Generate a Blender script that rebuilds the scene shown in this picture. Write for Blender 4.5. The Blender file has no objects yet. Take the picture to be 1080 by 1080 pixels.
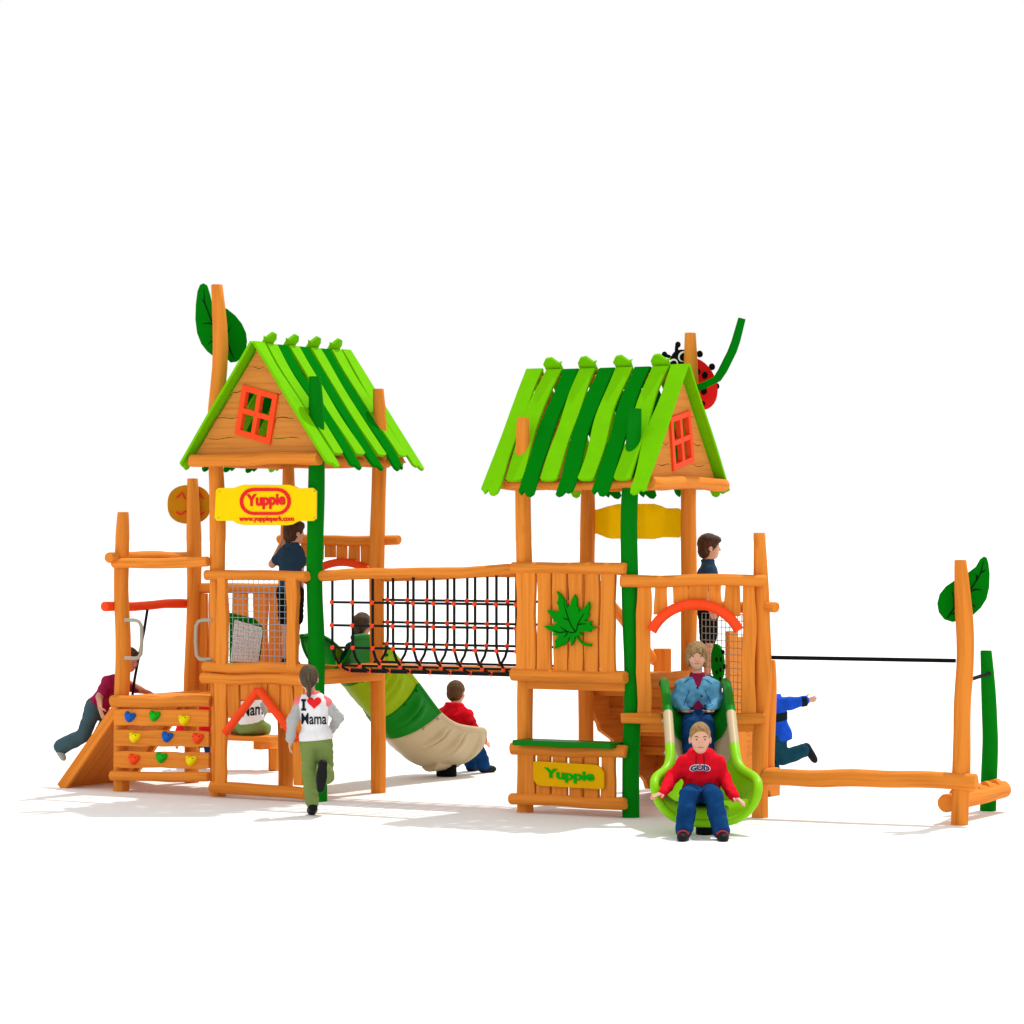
import bpy, math, random
import numpy as np
from mathutils import Vector as V, Matrix, geometry
from mathutils.bvhtree import BVHTree

# ------------------------------------------------------------------ base
S = bpy.context.scene
COL = S.collection
F, H, HY = 3300.0, 2.364, 562.0          # focal length in photo pixels, eye height, horizon row
CAM = V((0, 0, H))
RND = random.Random(7)

def W(px, py, d):
    return V(((px - 540) / F * d, d, H - (py - HY) / F * d))
def gd(py):                              # distance of a ground point seen at row py
    return F * H / (py - HY)
def ray(px, py):
    return V(((px - 540) / F, 1, -(py - HY) / F))
def onp(px, py, O, n):
    D = ray(px, py)
    return CAM + D * ((O - CAM).dot(n) / D.dot(n))

u = V((math.cos(math.radians(30)), -.5, 0))
v = V((.5, math.cos(math.radians(30)), 0))
Z = V((0, 0, 1))
XA = V((1, 0, 0)); YA = V((0, 1, 0))

# ------------------------------------------------------------------ materials
def lin(r, g, b):
    f = lambda c: (c / 255 / 12.92) if c <= 10 else ((c / 255 + .055) / 1.055) ** 2.4
    return (f(r), f(g), f(b), 1)
MATS = {}
def base_mat(name):
    m = bpy.data.materials.new(name); m.use_nodes = True
    nt = m.node_tree; b = nt.nodes['Principled BSDF']
    return m, nt, b
def paint(name, c, rough=.5, spec=.3, var=.10, scale=9., bump=.08, bscale=60., coords='Object'):
    m, nt, b = base_mat(name)
    tc = nt.nodes.new('ShaderNodeTexCoord')
    n = nt.nodes.new('ShaderNodeTexNoise'); n.inputs['Scale'].default_value = scale; n.inputs['Detail'].default_value = 5
    nt.links.new(tc.outputs[coords], n.inputs['Vector'])
    mx = nt.nodes.new('ShaderNodeMix'); mx.data_type = 'RGBA'
    mx.inputs[6].default_value = tuple(min(1, x * (1 - var)) for x in c[:3]) + (1,)
    mx.inputs[7].default_value = tuple(min(1, x * (1 + var)) for x in c[:3]) + (1,)
    nt.links.new(n.outputs['Fac'], mx.inputs[0]); nt.links.new(mx.outputs[2], b.inputs['Base Color'])
    b.inputs['Roughness'].default_value = rough; b.inputs['Specular IOR Level'].default_value = spec * .3
    if bump:
        n2 = nt.nodes.new('ShaderNodeTexNoise'); n2.inputs['Scale'].default_value = bscale; n2.inputs['Detail'].default_value = 4
        nt.links.new(tc.outputs[coords], n2.inputs['Vector'])
        bp = nt.nodes.new('ShaderNodeBump'); bp.inputs['Strength'].default_value = bump; bp.inputs['Distance'].default_value = .01
        nt.links.new(n2.outputs['Fac'], bp.inputs['Height']); nt.links.new(bp.outputs[0], b.inputs['Normal'])
    MATS[name] = m
    return m
def wood(name, c, dark, spec=.15):
    m, nt, b = base_mat(name); L = nt.links
    uv = nt.nodes.new('ShaderNodeUVMap'); uv.uv_map = 'UVMap'
    oi = nt.nodes.new('ShaderNodeObjectInfo')
    mp = nt.nodes.new('ShaderNodeMapping'); mp.inputs['Scale'].default_value = (1.5, 40, 1)
    L.new(uv.outputs[0], mp.inputs['Vector'])
    n = nt.nodes.new('ShaderNodeTexNoise'); n.noise_dimensions = '4D'
    n.inputs['Scale'].default_value = 1.0; n.inputs['Detail'].default_value = 6; n.inputs['Distortion'].default_value = .5
    L.new(mp.outputs[0], n.inputs['Vector'])
    ml = nt.nodes.new('ShaderNodeMath'); ml.operation = 'MULTIPLY'; ml.inputs[1].default_value = 50
    L.new(oi.outputs['Random'], ml.inputs[0]); L.new(ml.outputs[0], n.inputs['W'])
    # knots
    mp2 = nt.nodes.new('ShaderNodeMapping'); mp2.inputs['Scale'].default_value = (1.9, 5.5, 1)
    L.new(uv.outputs[0], mp2.inputs['Vector'])
    vo = nt.nodes.new('ShaderNodeTexVoronoi'); vo.voronoi_dimensions = '4D'; vo.inputs['Scale'].default_value = 1.0
    L.new(mp2.outputs[0], vo.inputs['Vector']); L.new(ml.outputs[0], vo.inputs['W'])
    kr = nt.nodes.new('ShaderNodeMapRange'); kr.inputs[1].default_value = .05; kr.inputs[2].default_value = .17
    kr.inputs[3].default_value = .55; kr.inputs[4].default_value = 0
    L.new(vo.outputs['Distance'], kr.inputs[0])
    cr = nt.nodes.new('ShaderNodeMapRange'); cr.inputs[1].default_value = .45; cr.inputs[2].default_value = .74
    cr.inputs[3].default_value = 0; cr.inputs[4].default_value = .7
    L.new(n.outputs['Fac'], cr.inputs[0])
    mxm = nt.nodes.new('ShaderNodeMath'); mxm.operation = 'MAXIMUM'
    L.new(cr.outputs[0], mxm.inputs[0]); L.new(kr.outputs[0], mxm.inputs[1])
    mx = nt.nodes.new('ShaderNodeMix'); mx.data_type = 'RGBA'
    mx.inputs[6].default_value = c; mx.inputs[7].default_value = dark
    L.new(mxm.outputs[0], mx.inputs[0])
    hs = nt.nodes.new('ShaderNodeHueSaturation')
    vr = nt.nodes.new('ShaderNodeMapRange'); vr.inputs[3].default_value = .93; vr.inputs[4].default_value = 1.05
    L.new(oi.outputs['Random'], vr.inputs[0]); L.new(vr.outputs[0], hs.inputs['Value'])
    L.new(mx.outputs[2], hs.inputs['Color']); L.new(hs.outputs[0], b.inputs['Base Color'])
    b.inputs['Roughness'].default_value = .6; b.inputs['Specular IOR Level'].default_value = spec
    bp = nt.nodes.new('ShaderNodeBump'); bp.inputs['Strength'].default_value = .15; bp.inputs['Distance'].default_value = .01
    L.new(n.outputs['Fac'], bp.inputs['Height']); L.new(bp.outputs[0], b.inputs['Normal'])
    MATS[name] = m
    return m

WOOD = wood('orange_wood', (.73, .240, .033, 1), (.47, .120, .011, 1), .04)
GABW = wood('gable_wood', (.64, .24, .046, 1), (.44, .135, .020, 1), .04)
DG = paint('dark_green_paint', (.0015, .165, .004, 1), .7, .0)
PG = paint('green_post_paint', (.0015, .175, .005, 1), .6, .06)
LG = paint('lime_paint', (.150, .50, .001, 1), .6, .05)
RO = paint('red_orange_paint', (.87, .065, .012, 1), .4, .3)
RED = paint('red_letter', (.75, .015, .02, 1), .4, .3)
BLK = paint('black_paint', (.006, .006, .007, 1), .7, .08)
ROPE = paint('black_rope', (.012, .012, .013, 1), .8, .2, bump=.4, bscale=300)
YEL = paint('yellow_board', (.84, .60, .001, 1), .4, .12)
GOLD = paint('gold_board', (.70, .37, .001, 1), .5, .1)
HONEY = paint('honey_board', (.50, .20, .002, 1), .5, .2)
GLET = paint('green_letter', (.002, .23, .004, 1), .6, .05)
TAN = paint('tan_plastic', (.48, .385, .23, 1), .4, .35, var=.05)
SDG = paint('green_plastic', (.002, .175, .006, 1), .4, .2, var=.06)
SLG = paint('lime_plastic', (.22, .58, .003, 1), .3, .4, var=.05)
SOL = paint('olive_lime_plastic', (.26, .40, .002, 1), .45, .15, var=.05)
GREYM = paint('grey_coated_metal', (.36, .33, .27, 1), .4, .5, var=.05)
WIRE = paint('grey_wire', (.26, .33, .36, 1), .4, .5, var=.05)
WHITEP = paint('white_weave', (.92, .92, .92, 1), .5, .3, var=.02)
HB = paint('hold_blue', (.006, .10, .46, 1), .45, .3)
HG = paint('hold_green', (.006, .40, .012, 1), .45, .3)
HYEL = paint('hold_yellow', (.80, .66, .003, 1), .45, .3)
VEIN = paint('leaf_vein', (.003, .015, .004, 1), .6, .1)
GLT2 = paint('bright_green_letter', (.004, .36, .006, 1), .6, .05)
YTR = paint('brightened_yellow_board', (.84, .62, .001, 1), .5, .1)  # yellow board with translucency added to brighten the far sign under the roof's shade
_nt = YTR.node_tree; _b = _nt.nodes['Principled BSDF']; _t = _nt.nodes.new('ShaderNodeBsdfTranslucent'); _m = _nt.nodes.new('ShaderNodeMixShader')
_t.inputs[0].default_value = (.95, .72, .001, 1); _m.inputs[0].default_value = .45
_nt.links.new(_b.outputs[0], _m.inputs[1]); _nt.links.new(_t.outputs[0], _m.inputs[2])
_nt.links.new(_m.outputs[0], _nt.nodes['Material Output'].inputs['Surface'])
GAP = paint('dark_wood_gap', (.05, .02, .006, 1), .8, .1)

# ------------------------------------------------------------------ object helpers
def root_of(p):
    while p.parent: p = p.parent
    return p
def link_mesh(name, vs, fs, mat, parent=None, uvs=None, smooth=False, angle=None, bevel=0):
    o0 = root_of(parent).location if parent else V((0, 0, 0))
    me = bpy.data.meshes.new(name)
    me.from_pydata([tuple(V(p) - o0) for p in vs], [], [tuple(f) for f in fs])
    if uvs is not None:
        ul = me.uv_layers.new(name='UVMap')
        li = np.empty(len(me.loops), dtype=np.int32); me.loops.foreach_get('vertex_index', li)
        ul.data.foreach_set('uv', np.asarray(uvs, dtype=np.float32)[li].ravel())
    me.materials.append(mat)
    if smooth:
        me.polygons.foreach_set('use_smooth', [True] * len(me.polygons))
        if angle: me.set_sharp_from_angle(angle=math.radians(angle))
    me.update()
    o = bpy.data.objects.new(name, me); COL.objects.link(o)
    if parent: o.parent = parent
    if bevel:
        b = o.modifiers.new('bevel', 'BEVEL'); b.width = bevel; b.segments = 2; b.limit_method = 'ANGLE'; b.angle_limit = math.radians(50)
    return o
def thing(name, label, cat, loc, group=None):
    o = bpy.data.objects.new(name, None); COL.objects.link(o)
    o.location = loc; o.empty_display_size = .2
    o['label'] = label; o['category'] = cat
    if group: o['group'] = group
    return o

def sm_noise(seed):
    r = random.Random(seed)
    ph = [(r.uniform(0, 6.28), r.uniform(.6, 1.4)) for _ in range(3)]
    return lambda t: (math.sin(t * 2.1 * ph[0][1] + ph[0][0]) * .6 + math.sin(t * 4.3 * ph[1][1] + ph[1][0]) * .3 + math.sin(t * 8.9 * ph[2][1] + ph[2][0]) * .12)

def tube_geo(path, radii, sides=12, cap=True, chamfer=0, seed=0, facet=0.0, off=0):
    """swept tube -> verts, faces, uvs"""
    P = [V(p) for p in path]; n = len(P)
    vs, fs, uv = [], [], []
    r = random.Random(seed); uo, vo = r.uniform(0, 9), r.uniform(0, 9)
    fr = [1 + facet * r.uniform(-1, 1) for _ in range(sides)]
    T0 = (P[1] - P[0]).normalized()
    ref = XA if abs(T0.x) < .8 else YA
    if abs(T0.z) < .5: ref = Z
    N = (ref - T0 * ref.dot(T0)).normalized()
    L = 0
    for i in range(n):
        T = (P[min(i + 1, n - 1)] - P[max(i - 1, 0)]).normalized()
        N = (N - T * N.dot(T)).normalized(); B = T.cross(N)
        if i: L += (P[i] - P[i - 1]).length
        for k in range(sides + 1):
            a = 2 * math.pi * k / sides
            rr = radii[i] * fr[k % sides]
            vs.append(P[i] + (N * math.cos(a) + B * math.sin(a)) * rr)
            uv.append((uo + L, vo + a * radii[0]))
    st = sides + 1
    for i in range(n - 1):
        for k in range(sides):
            a = i * st + k
            fs.append((a + off, a + 1 + off, a + st + 1 + off, a + st + off))
    if cap:
        for e, i in ((0, 0), (1, n - 1)):
            c = len(vs); vs.append(P[i]); uv.append((uo, vo))
            for k in range(sides):
                a = i * st + k
                fs.append((c + off, a + 1 + off, a + off) if e == 0 else (c + off, a + off, a + 1 + off))
    return vs, fs, uv

def log(name, p0, p1, r0, r1=None, mat=None, parent=None, seed=None, wob=.012, ch=.008, n=14, taper_end=None):
    p0, p1 = V(p0), V(p1); r1 = r0 if r1 is None else r1
    seed = RND.randint(0, 99999) if seed is None else seed
    d = p1 - p0; L = d.length; T = d.normalized()
    A = (Z - T * Z.dot(T)).normalized() if abs(T.z) < .7 else (XA - T * XA.dot(T)).normalized()
    B = T.cross(A)
    f1, f2, f3 = sm_noise(seed), sm_noise(seed + 1), sm_noise(seed + 2)
    pts, rad = [], []
    ts = [0, ch / L] + [i / n for i in range(1, n)] + [1 - ch / L, 1]
    for k, t in enumerate(ts):
        env = math.sin(math.pi * min(max(t, .0), 1)) ** .5
        pts.append(p0 + d * t + A * (wob * f1(t * L * 1.6) * env) + B * (wob * f2(t * L * 1.6) * env))
        r = (r0 + (r1 - r0) * t) * (1 + .055 * f3(t * L * 2.3))
        if k in (0, len(ts) - 1): r *= .92
        rad.append(r)
    vs, fs, uv = tube_geo(pts, rad, 14, seed=seed, facet=.02)
    return link_mesh(name, vs, fs, mat or WOOD, parent, uv, True, 40)

def post(name, pts, d, mat, parent, wpx=16, seed=None, toptaper=.72):
    """standing pole; pts = (px,py) centre line from the top to the foot, all at distance d"""
    seed = RND.randint(0, 99999) if seed is None else seed
    P = [W(x, y, d) for x, y in pts]
    P[-1].z = -.02
    # resample
    ys = np.array([-p.z for p in P]); xs = np.array([p.x for p in P])
    zz = np.linspace(P[0].z, P[-1].z, 26)
    xx = np.interp(-zz, ys, xs)
    for _ in range(2):
        xx[1:-1] = (xx[:-2] + xx[1:-1] * 2 + xx[2:]) / 4
    f, g = sm_noise(seed), sm_noise(seed + 5)
    r = wpx / F * d / 2
    pts3, rad = [], []
    for i, (x, z) in enumerate(zip(xx, zz)):
        t = i / 25
        rr = r * (1 + .05 * g(z * 2.0))
        top = (zz[0] - z)
        if top < .5: rr *= toptaper + (1 - toptaper) * (top / .5) ** .8
        pts3.append(V((x, d + .012 * f(z * 1.7), z))); rad.append(rr)
    pts3.insert(0, pts3[0] + V((0, 0, .008))); rad.insert(0, rad[0] * .93)
    vs, fs, uv = tube_geo(pts3, rad, 14, seed=seed, facet=.02)
    return link_mesh(name, vs, fs, mat, parent, uv, True, 40)

def tube(name, path, r, mat, parent, sides=10, rr=None, smooth=True):
    vs, fs, uv = tube_geo(path, rr or [r] * len(path), sides)
    return link_mesh(name, vs, fs, mat, parent, uv, smooth, 50)

def basis(n):
    n = V(n).normalized()
    ex = Z.cross(n)
    ex = XA.copy() if ex.length < 1e-4 else ex.normalized()
    return ex, n.cross(ex).normalized(), n

def plate(name, loops, O, ex, ey, n, t, mat, parent, grain='x', bevel=.004, seed=None, z0=0, smooth=False):
    """flat board: loops of 2-D points (first the outline, then holes); from z0 to z0+t along n"""
    seed = RND.randint(0, 99999) if seed is None else seed
    r = random.Random(seed); uo, vo = r.uniform(0, 9), r.uniform(0, 9)
    def area(l): return sum(l[i][0] * l[(i + 1) % len(l)][1] - l[(i + 1) % len(l)][0] * l[i][1] for i in range(len(l)))
    LL = []
    for i, l in enumerate(loops):
        l = list(l)
        if (area(l) > 0) != (i == 0): l.reverse()
        LL.append(l)
    tri = geometry.tessellate_polygon([[V((a, b, 0)) for a, b in l] for l in LL])
    flat = [p for l in LL for p in l]; N = len(flat)
    hand = ex.cross(ey).dot(n) > 0
    vs, uv, fs = [], [], []
    for zz in (z0 + t, z0):
        for a, b in flat:
            vs.append(O + ex * a + ey * b + n * zz)
            uv.append((uo + a, vo + b) if grain == 'x' else (uo + b, vo + a))
    for f in tri:
        f = list(f)
        A = [flat[i] for i in f]
        if (area(A) > 0) != hand: f.reverse()
        fs.append(f); fs.append([i + N for i in reversed(f)])
    s = 0
    for l in LL:
        m = len(l)
        for i in range(m):
            a, b = s + i, s + (i + 1) % m
            q = [a, a + N, b + N, b]
            fs.append(q if hand else q[::-1])
        s += m
    o = link_mesh(name, vs, fs, mat, parent, uv, bevel=bevel)
    return o

def pxplate(name, loops, O, n, t, mat, parent, **k):
    """board whose outline is given where the photo shows it on the plane (O, n)"""
    ex, ey, n = basis(n)
    L2 = []
    for l in loops:
        q = []
        for x, y in l:
            p = onp(x, y, O, n) - O
            q.append((p.dot(ex), p.dot(ey)))
        L2.append(q)
    return plate(name, L2, O, ex, ey, n, t, mat, parent, **k)

def plank(name, O, ex, ey, n, w, L, t, mat, parent, seed=None, wav=.010, taper=0, bevel=.006):
    """upright board standing on O (bottom centre), wavy long sides"""
    seed = RND.randint(0, 99999) if seed is None else seed
    fl, fr = sm_noise(seed), sm_noise(seed + 3)
    k = 9
    left = [(-w / 2 + taper * (i / k) + wav * fl(i / k * L * 3), L * i / k) for i in range(k + 1)]
    right = [(w / 2 - taper * (i / k) + wav * fr(i / k * L * 3), L * i / k) for i in range(k + 1)]
    return plate(name, [right + left[::-1]], O, ex, ey, n, t, mat, parent, grain='y', bevel=bevel, seed=seed)

def box_geo(c, ax, ay, az, sx, sy, sz):
    vs = [c + ax * (sx * i) + ay * (sy * j) + az * (sz * k) for i in (-.5, .5) for j in (-.5, .5) for k in (-.5, .5)]
    fs = [(0, 1, 3, 2), (4, 6, 7, 5), (0, 4, 5, 1), (2, 3, 7, 6), (0, 2, 6, 4), (1, 5, 7, 3)]
    return vs, fs
def board(name, c, ax, ay, az, sx, sy, sz, mat, parent, bevel=.006):
    """box with grain along ax"""
    vs, fs = box_geo(V(c), ax, ay, az, sx, sy, sz)
    if ax.cross(ay).dot(az) < 0: fs = [f[::-1] for f in fs]
    r = RND.uniform(0, 9)
    uv = [((p - V(c)).dot(ax) + r, (p - V(c)).dot(ay) + (p - V(c)).dot(az) + r) for p in vs]
    return link_mesh(name, vs, fs, mat, parent, uv, bevel=bevel)

def wire_mesh(name, O, ex, ey, w, h, step, r, mat, parent):
    vs, fs = [], []
    n = ex.cross(ey)
    nx = max(2, round(w / step)); ny = max(2, round(h / step))
    for i in range(nx + 1):
        a, b, _ = tube_geo([O + ex * (w * i / nx), O + ex * (w * i / nx) + ey * h], [r, r], 6, False, off=len(vs)); vs += a; fs += b
    for i in range(ny + 1):
        o = n * (r * 1.2)
        a, b, _ = tube_geo([O + o + ey * (h * i / ny), O + o + ey * (h * i / ny) + ex * w], [r, r], 6, False, off=len(vs)); vs += a; fs += b
    return link_mesh(name, vs, fs, mat, parent, smooth=True)

def text_geo(body, bold=.02, extr=0.0, res=4):
    c = bpy.data.curves.new('t', 'FONT'); c.body = body; c.size = 1; c.offset = bold; c.extrude = extr
    c.resolution_u = res; c.align_x = 'CENTER'
    o = bpy.data.objects.new('t', c); COL.objects.link(o)
    bpy.context.view_layer.update()
    me = bpy.data.meshes.new_from_object(o.evaluated_get(bpy.context.evaluated_depsgraph_get()))
    vs = [p.co.copy() for p in me.vertices]; fs = [tuple(p.vertices) for p in me.polygons]
    bpy.data.objects.remove(o); bpy.data.curves.remove(c); bpy.data.meshes.remove(me)
    xs = [p.x for p in vs]; ys = [p.y for p in vs]
    return vs, fs, (min(xs), max(xs), min(ys), max(ys))
def lettering(name, body, O, n, box, off, mat, parent, bold=.02, extr=.02, lift=0, warp=None):
    """raised letters filling the photo rectangle box=(x0,y0,x1,y1) on the plane (O, n)"""
    vs, fs, (x0, x1, y0, y1) = text_geo(body, bold, extr)
    out = []
    for p in vs:
        a = (p.x - x0) / (x1 - x0); b = (p.y - y0) / (y1 - y0)
        if warp: a, b = warp(a, b)
        q = onp(box[0] + (box[2] - box[0]) * a, box[3] + (box[1] - box[3]) * b, O, n)
        out.append(q + V(n) * (off + p.z / max(extr, 1e-6) * .004))
    return link_mesh(name, out, fs, mat, parent)

def ellipsoid(name, c, ax, ay, az, rx, ry, rz, mat, parent, seg=16, ring=10):
    vs, fs = [], []
    for i in range(ring + 1):
        a = math.pi * i / ring
        for j in range(seg):
            b = 2 * math.pi * j / seg
            vs.append(c + ax * (rx * math.sin(a) * math.cos(b)) + ay * (ry * math.sin(a) * math.sin(b)) + az * (rz * math.cos(a)))
    flip = ax.cross(ay).dot(az) < 0
    for i in range(ring):
        for j in range(seg):
            q = (i * seg + j, (i + 1) * seg + j, (i + 1) * seg + (j + 1) % seg, i * seg + (j + 1) % seg)
            fs.append(q[::-1] if flip else q)
    return link_mesh(name, vs, fs, mat, parent, smooth=True)

# ------------------------------------------------------------------ plan of the play set
N2 = V((0.993, 26.0, 0)); L2 = V((0.112, 26.51, 0)); R2 = V((1.518, 26.89, 0)); B2 = V((0.655, 27.39, 0))
N1 = V((-1.722, 27.56, 0)); L1 = V((-2.62, 28.09, 0)); R1 = V((-1.212, 28.46, 0)); B1 = V((-2.075, 28.98, 0))
PP = V((2.07, 26.0, 0)); P0 = V((-3.575, 28.66, 0)); Q0 = V((-3.03, 29.62, 0))
S0 = V((3.62, 25.33, 0)); U0 = V((4.05, 26.62, 0)); T0 = V((2.33, 28.26, 0))

def zat(py, d): return H - (py - HY) / F * d

# ------------------------------------------------------------------ roof
def roof(parent, apex, r, Lr, sdir, hw, rise, seed, bud_side, name='roof'):
    """ridge from apex along r; slopes fall to +sdir and -sdir"""
    rf = log('ridge_beam', apex + r * .1 - Z * .09, apex + r * (Lr - .1) - Z * .09, .035, parent=parent, wob=.004)
    rd = random.Random(seed)
    rf.name = name
    kinds = 'EBDBDBDBE'
    pw = Lr / 9
    for side in (1, -1):
        sl = (sdir * (side * hw) - Z * rise); Ls = sl.length; sl.normalize()
        n = r.cross(sl); n = n if n.z > 0 else -n
        cw = [(rd.uniform(-.012, .012), rd.uniform(0, 6), rd.uniform(2, 3.4)) for _ in range(9)]
        base = (rd.uniform(0, 6), rd.uniform(1.8, 2.4))
        for i, k in enumerate(kinds):
            c = (i + .5) * pw
            hwid = pw / 2 - .0095
            if k == 'E': s0, s1 = .0, Ls + .02
            elif k == 'B': s0, s1 = (-.03 if side == bud_side else 0.02), Ls - .085
            else: s0, s1 = .015, Ls + .035
            def cx(s): return c + .016 * math.sin(s * base[1] * 2 + base[0]) + .010 * math.sin(s * cw[i][2] * 2 + cw[i][1])
            def ww(s, q): return hwid + .006 * math.sin(s * 9 + cw[i][1] * 2 + q)
            m = 16
            ss = [s0 + (s1 - s0) * j / m for j in range(m + 1)]
            left = [(cx(s) - ww(s, 0), s) for s in ss]
            right = [(cx(s) + ww(s, 2), s) for s in ss]
            if i == 0: left = [(max(a, 0) * .0 + .003 * math.sin(b * 6), b) for a, b in left]
            if i == 8: right = [(Lr + .003 * math.sin(b * 6), b) for a, b in right]
            e = cx(s1); w_ = hwid
            if k == 'B':
                tail = [(e + w_ * .8, s1 + .016), (e + w_ * .3, s1 + .022), (e - w_ * .4, s1 + .022), (e - w_ * .85, s1 + .014)]
            else:
                if rd.random() < .5:
                    tail = [(e + w_ * .95, s1 + .02), (e + w_ * .6, s1 + .05), (e + w_ * .35, s1 + .012), (e + w_ * .15, s1 + .028), (e - w_ * .1, s1 + .055), (e - w_ * .6, s1 + .065), (e - w_ * .98, s1 + .04)]
                else:
                    tail = [(e + w_ * .9, s1 + .05), (e + w_ * .5, s1 + .068), (e + w_ * .05, s1 + .052), (e - w_ * .2, s1 + .02), (e - w_ * .5, s1 + .034), (e - w_ * .98, s1 + .012)]
            head = []
            if k == 'B' and side == bud_side:      # bud-shaped tip that stands above the ridge
                a = cx(s0)
                head = [(a - w_ * 1.0, -.03), (a - w_ * 1.35, -.066), (a - w_ * .85, -.056), (a - w_ * .15, -.112), (a + w_ * .55, -.104), (a + w_ * 1.05, -.052), (a + w_ * 1.0, -.03)]
            outline = left[::-1] + head + right + tail
            plate('roof_plank', [outline], apex, r, sl, n, .026, DG if k == 'D' else LG, rf, grain='y', bevel=.006, z0=.004 * (i % 2))
    return rf

def gable(parent, apex, O, n, sdir, hw, rise, win, slits, wallin, loglift=0.0, name='gable'):
    """boarded triangle at plane (O,n) with a crooked window; win = 4 photo corners"""
    ex, ey, n = basis(n)
    A = apex - n * ((apex - O).dot(n))
    def to2(p): q = p - O; return (q.dot(ex), q.dot(ey))
    def px2(x, y): return to2(onp(x, y, O, n))
    top = to2(A); top = (top[0], top[1] - .05)
    k = .93
    l = (top[0] - hw * k, top[1] - rise * k); r_ = (top[0] + hw * k, top[1] - rise * k)
    holes = [[px2(*p) for p in win]] if win else []
    for (xa, ya, xb, yb, th) in slits:
        pts = []
        m = 8
        for j in range(m + 1):
            t = j / m; pts.append((xa + (xb - xa) * t, ya + (yb - ya) * t + .8 * math.sin(t * 7 + xa) - th * math.sin(math.pi * t) ** .5 - .05))
        for j in range(m, -1, -1):
            t = j / m; pts.append((xa + (xb - xa) * t, ya + (yb - ya) * t + .8 * math.sin(t * 7 + xa) + th * math.sin(math.pi * t) ** .5 + .05))
        holes.append([px2(*p) for p in pts])
    g = plate(name, [[l, r_, top]] + holes, O, ex, ey, n, .03, GABW, parent, grain='x', bevel=0)
    if win:
        c = [sum(p[i] for p in holes[0]) / 4 for i in (0, 1)]
        out = [(c[0] + (p[0] - c[0]) * 1.03, c[1] + (p[1] - c[1]) * 1.03) for p in holes[0]]
        def bl(a, b):
            p = [out[0][i] * (1 - a) * (1 - b) + out[1][i] * a * (1 - b) + out[2][i] * a * b + out[3][i] * (1 - a) * b for i in (0, 1)]
            return tuple(p)
        panes = []
        for a0, a1 in ((.13, .445), (.555, .87)):
            for b0, b1 in ((.11, .45), (.55, .89)):
                panes.append([bl(a0, b0), bl(a1, b0), bl(a1, b1), bl(a0, b1)])
        plate('window_frame', [out] + panes, O, ex, ey, n, .05, RO, g, bevel=.004, z0=.002)
    return g

# ------------------------------------------------------------------ LEFT TOWER
t1 = thing('playhouse_tower', 'tall wooden tower with leaf topped post, striped green roof and lettered yellow sign', 'play tower', (L1 + R1) / 2, 'roofed play towers')
post('post', [(228.5, 301), (231, 330), (234, 366), (231, 400), (226, 440), (227, 490), (230, 530), (229, 600), (230, 720), (230, 839)], L1.y, WOOD, t1, 16.5)
post('post', [(332, 398), (334, 440), (334, 500), (332, 580), (331, 620), (333.5, 660), (334, 700), (333, 760), (336, 800), (336, 845)], N1.y, PG, t1, 17.5)
post('post', [(399, 411), (401, 450), (400, 500), (398, 560), (397, 620), (398, 700), (399, 770), (399, 836)], R1.y, WOOD, t1, 15.5)
post('post', [(304, 480), (304.5, 550), (301, 610), (300, 700), (300, 760), (302, 800), (301, 832)], B1.y, WOOD, t1, 15.5)
# deck
dz = 1.13
ctr1 = (L1 + R1) / 2
deck1 = board('deck', ctr1 + Z * (dz - .05), u, v, Z, 1.06, 1.06, .035, WOOD, t1)
log('floor_beam', L1 - v * .11 - u * .095 + Z * 1.165, N1 - v * .11 + u * .0 + Z * 1.165, .047, parent=t1)
log('floor_beam', L1 - v * .12 - u * .11 + Z * 1.065, N1 - v * .12 + u * .0 + Z * 1.065, .048, parent=t1)
board('deck_edge', (N1 + R1) / 2 + u * .03 + Z * 1.09, v, u, Z, .98, .05, .13, WOOD, t1)
board('deck_edge', (B1 + R1) / 2 + Z * 1.09, u, v, Z, .95, .05, .12, WOOD, t1)
# front guard: rail, two boards, wire mesh
O = L1 - v * .10
n1 = -v
gp = log('top_rail', L1 - v * .10 - u * .09 + Z * 1.985, N1 - v * .11 - u * .02 + Z * 1.985, .045, parent=t1)
def vplank(parent, x0, x1, ytop, ybot, O, n, mat=WOOD, t=.045, name='plank', **k):
    x0 += .5; x1 -= .5; k.setdefault('wav', .012)
    a = onp(x0, ybot, O, n); b = onp(x1, ybot, O, n); c = onp((x0 + x1) / 2, ytop, O, n)
    ex, ey, nn = basis(n)
    bot = (a + b) / 2
    return plank(name, bot, ex, ey, nn, (b - a).length, c.z - bot.z, t, mat, parent, **k)
vplank(t1, 230.5, 241, 608, 705, O, n1); vplank(t1, 305, 316.5, 608, 705, O, n1, t=.06)
a = onp(240, 704, O, n1); b = onp(306, 612, O, n1)
wire_mesh('wire_mesh', a + v * .0, u, Z, (b - a).dot(u), (b - a).z, .056, .0030, WIRE, t1)
# lower front panel
O = L1 - v * .11
vplank(t1, 229, 241, 716, 828, O, n1); vplank(t1, 312, 322.5, 716, 828, O, n1)
for x0, x1, yb in ((241.3, 254.5, 757), (255.5, 272, 738), (271, 284, 735), (285, 297, 752), (298, 311.5, 768)):
    vplank(t1, x0, x1, 718, yb, O + v * .012, n1, t=.04)
pts = [onp(237.5, 773, O + n1 * .08, n1), onp(272.5, 727, O + n1 * .08, n1), onp(313, 780, O + n1 * .08, n1)]
tube('door_arch', [pts[0], pts[0].lerp(pts[1], .5), pts[1].lerp(pts[0], .03), pts[1].lerp(pts[2], .03), pts[1].lerp(pts[2], .5), pts[2]], .037, RO, t1, 14)
log('bottom_rail', L1 - v * .13 - u * .01 + Z * .10, N1 - v * .13 - u * .02 + Z * .07, .052, parent=t1, wob=.02)
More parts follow.
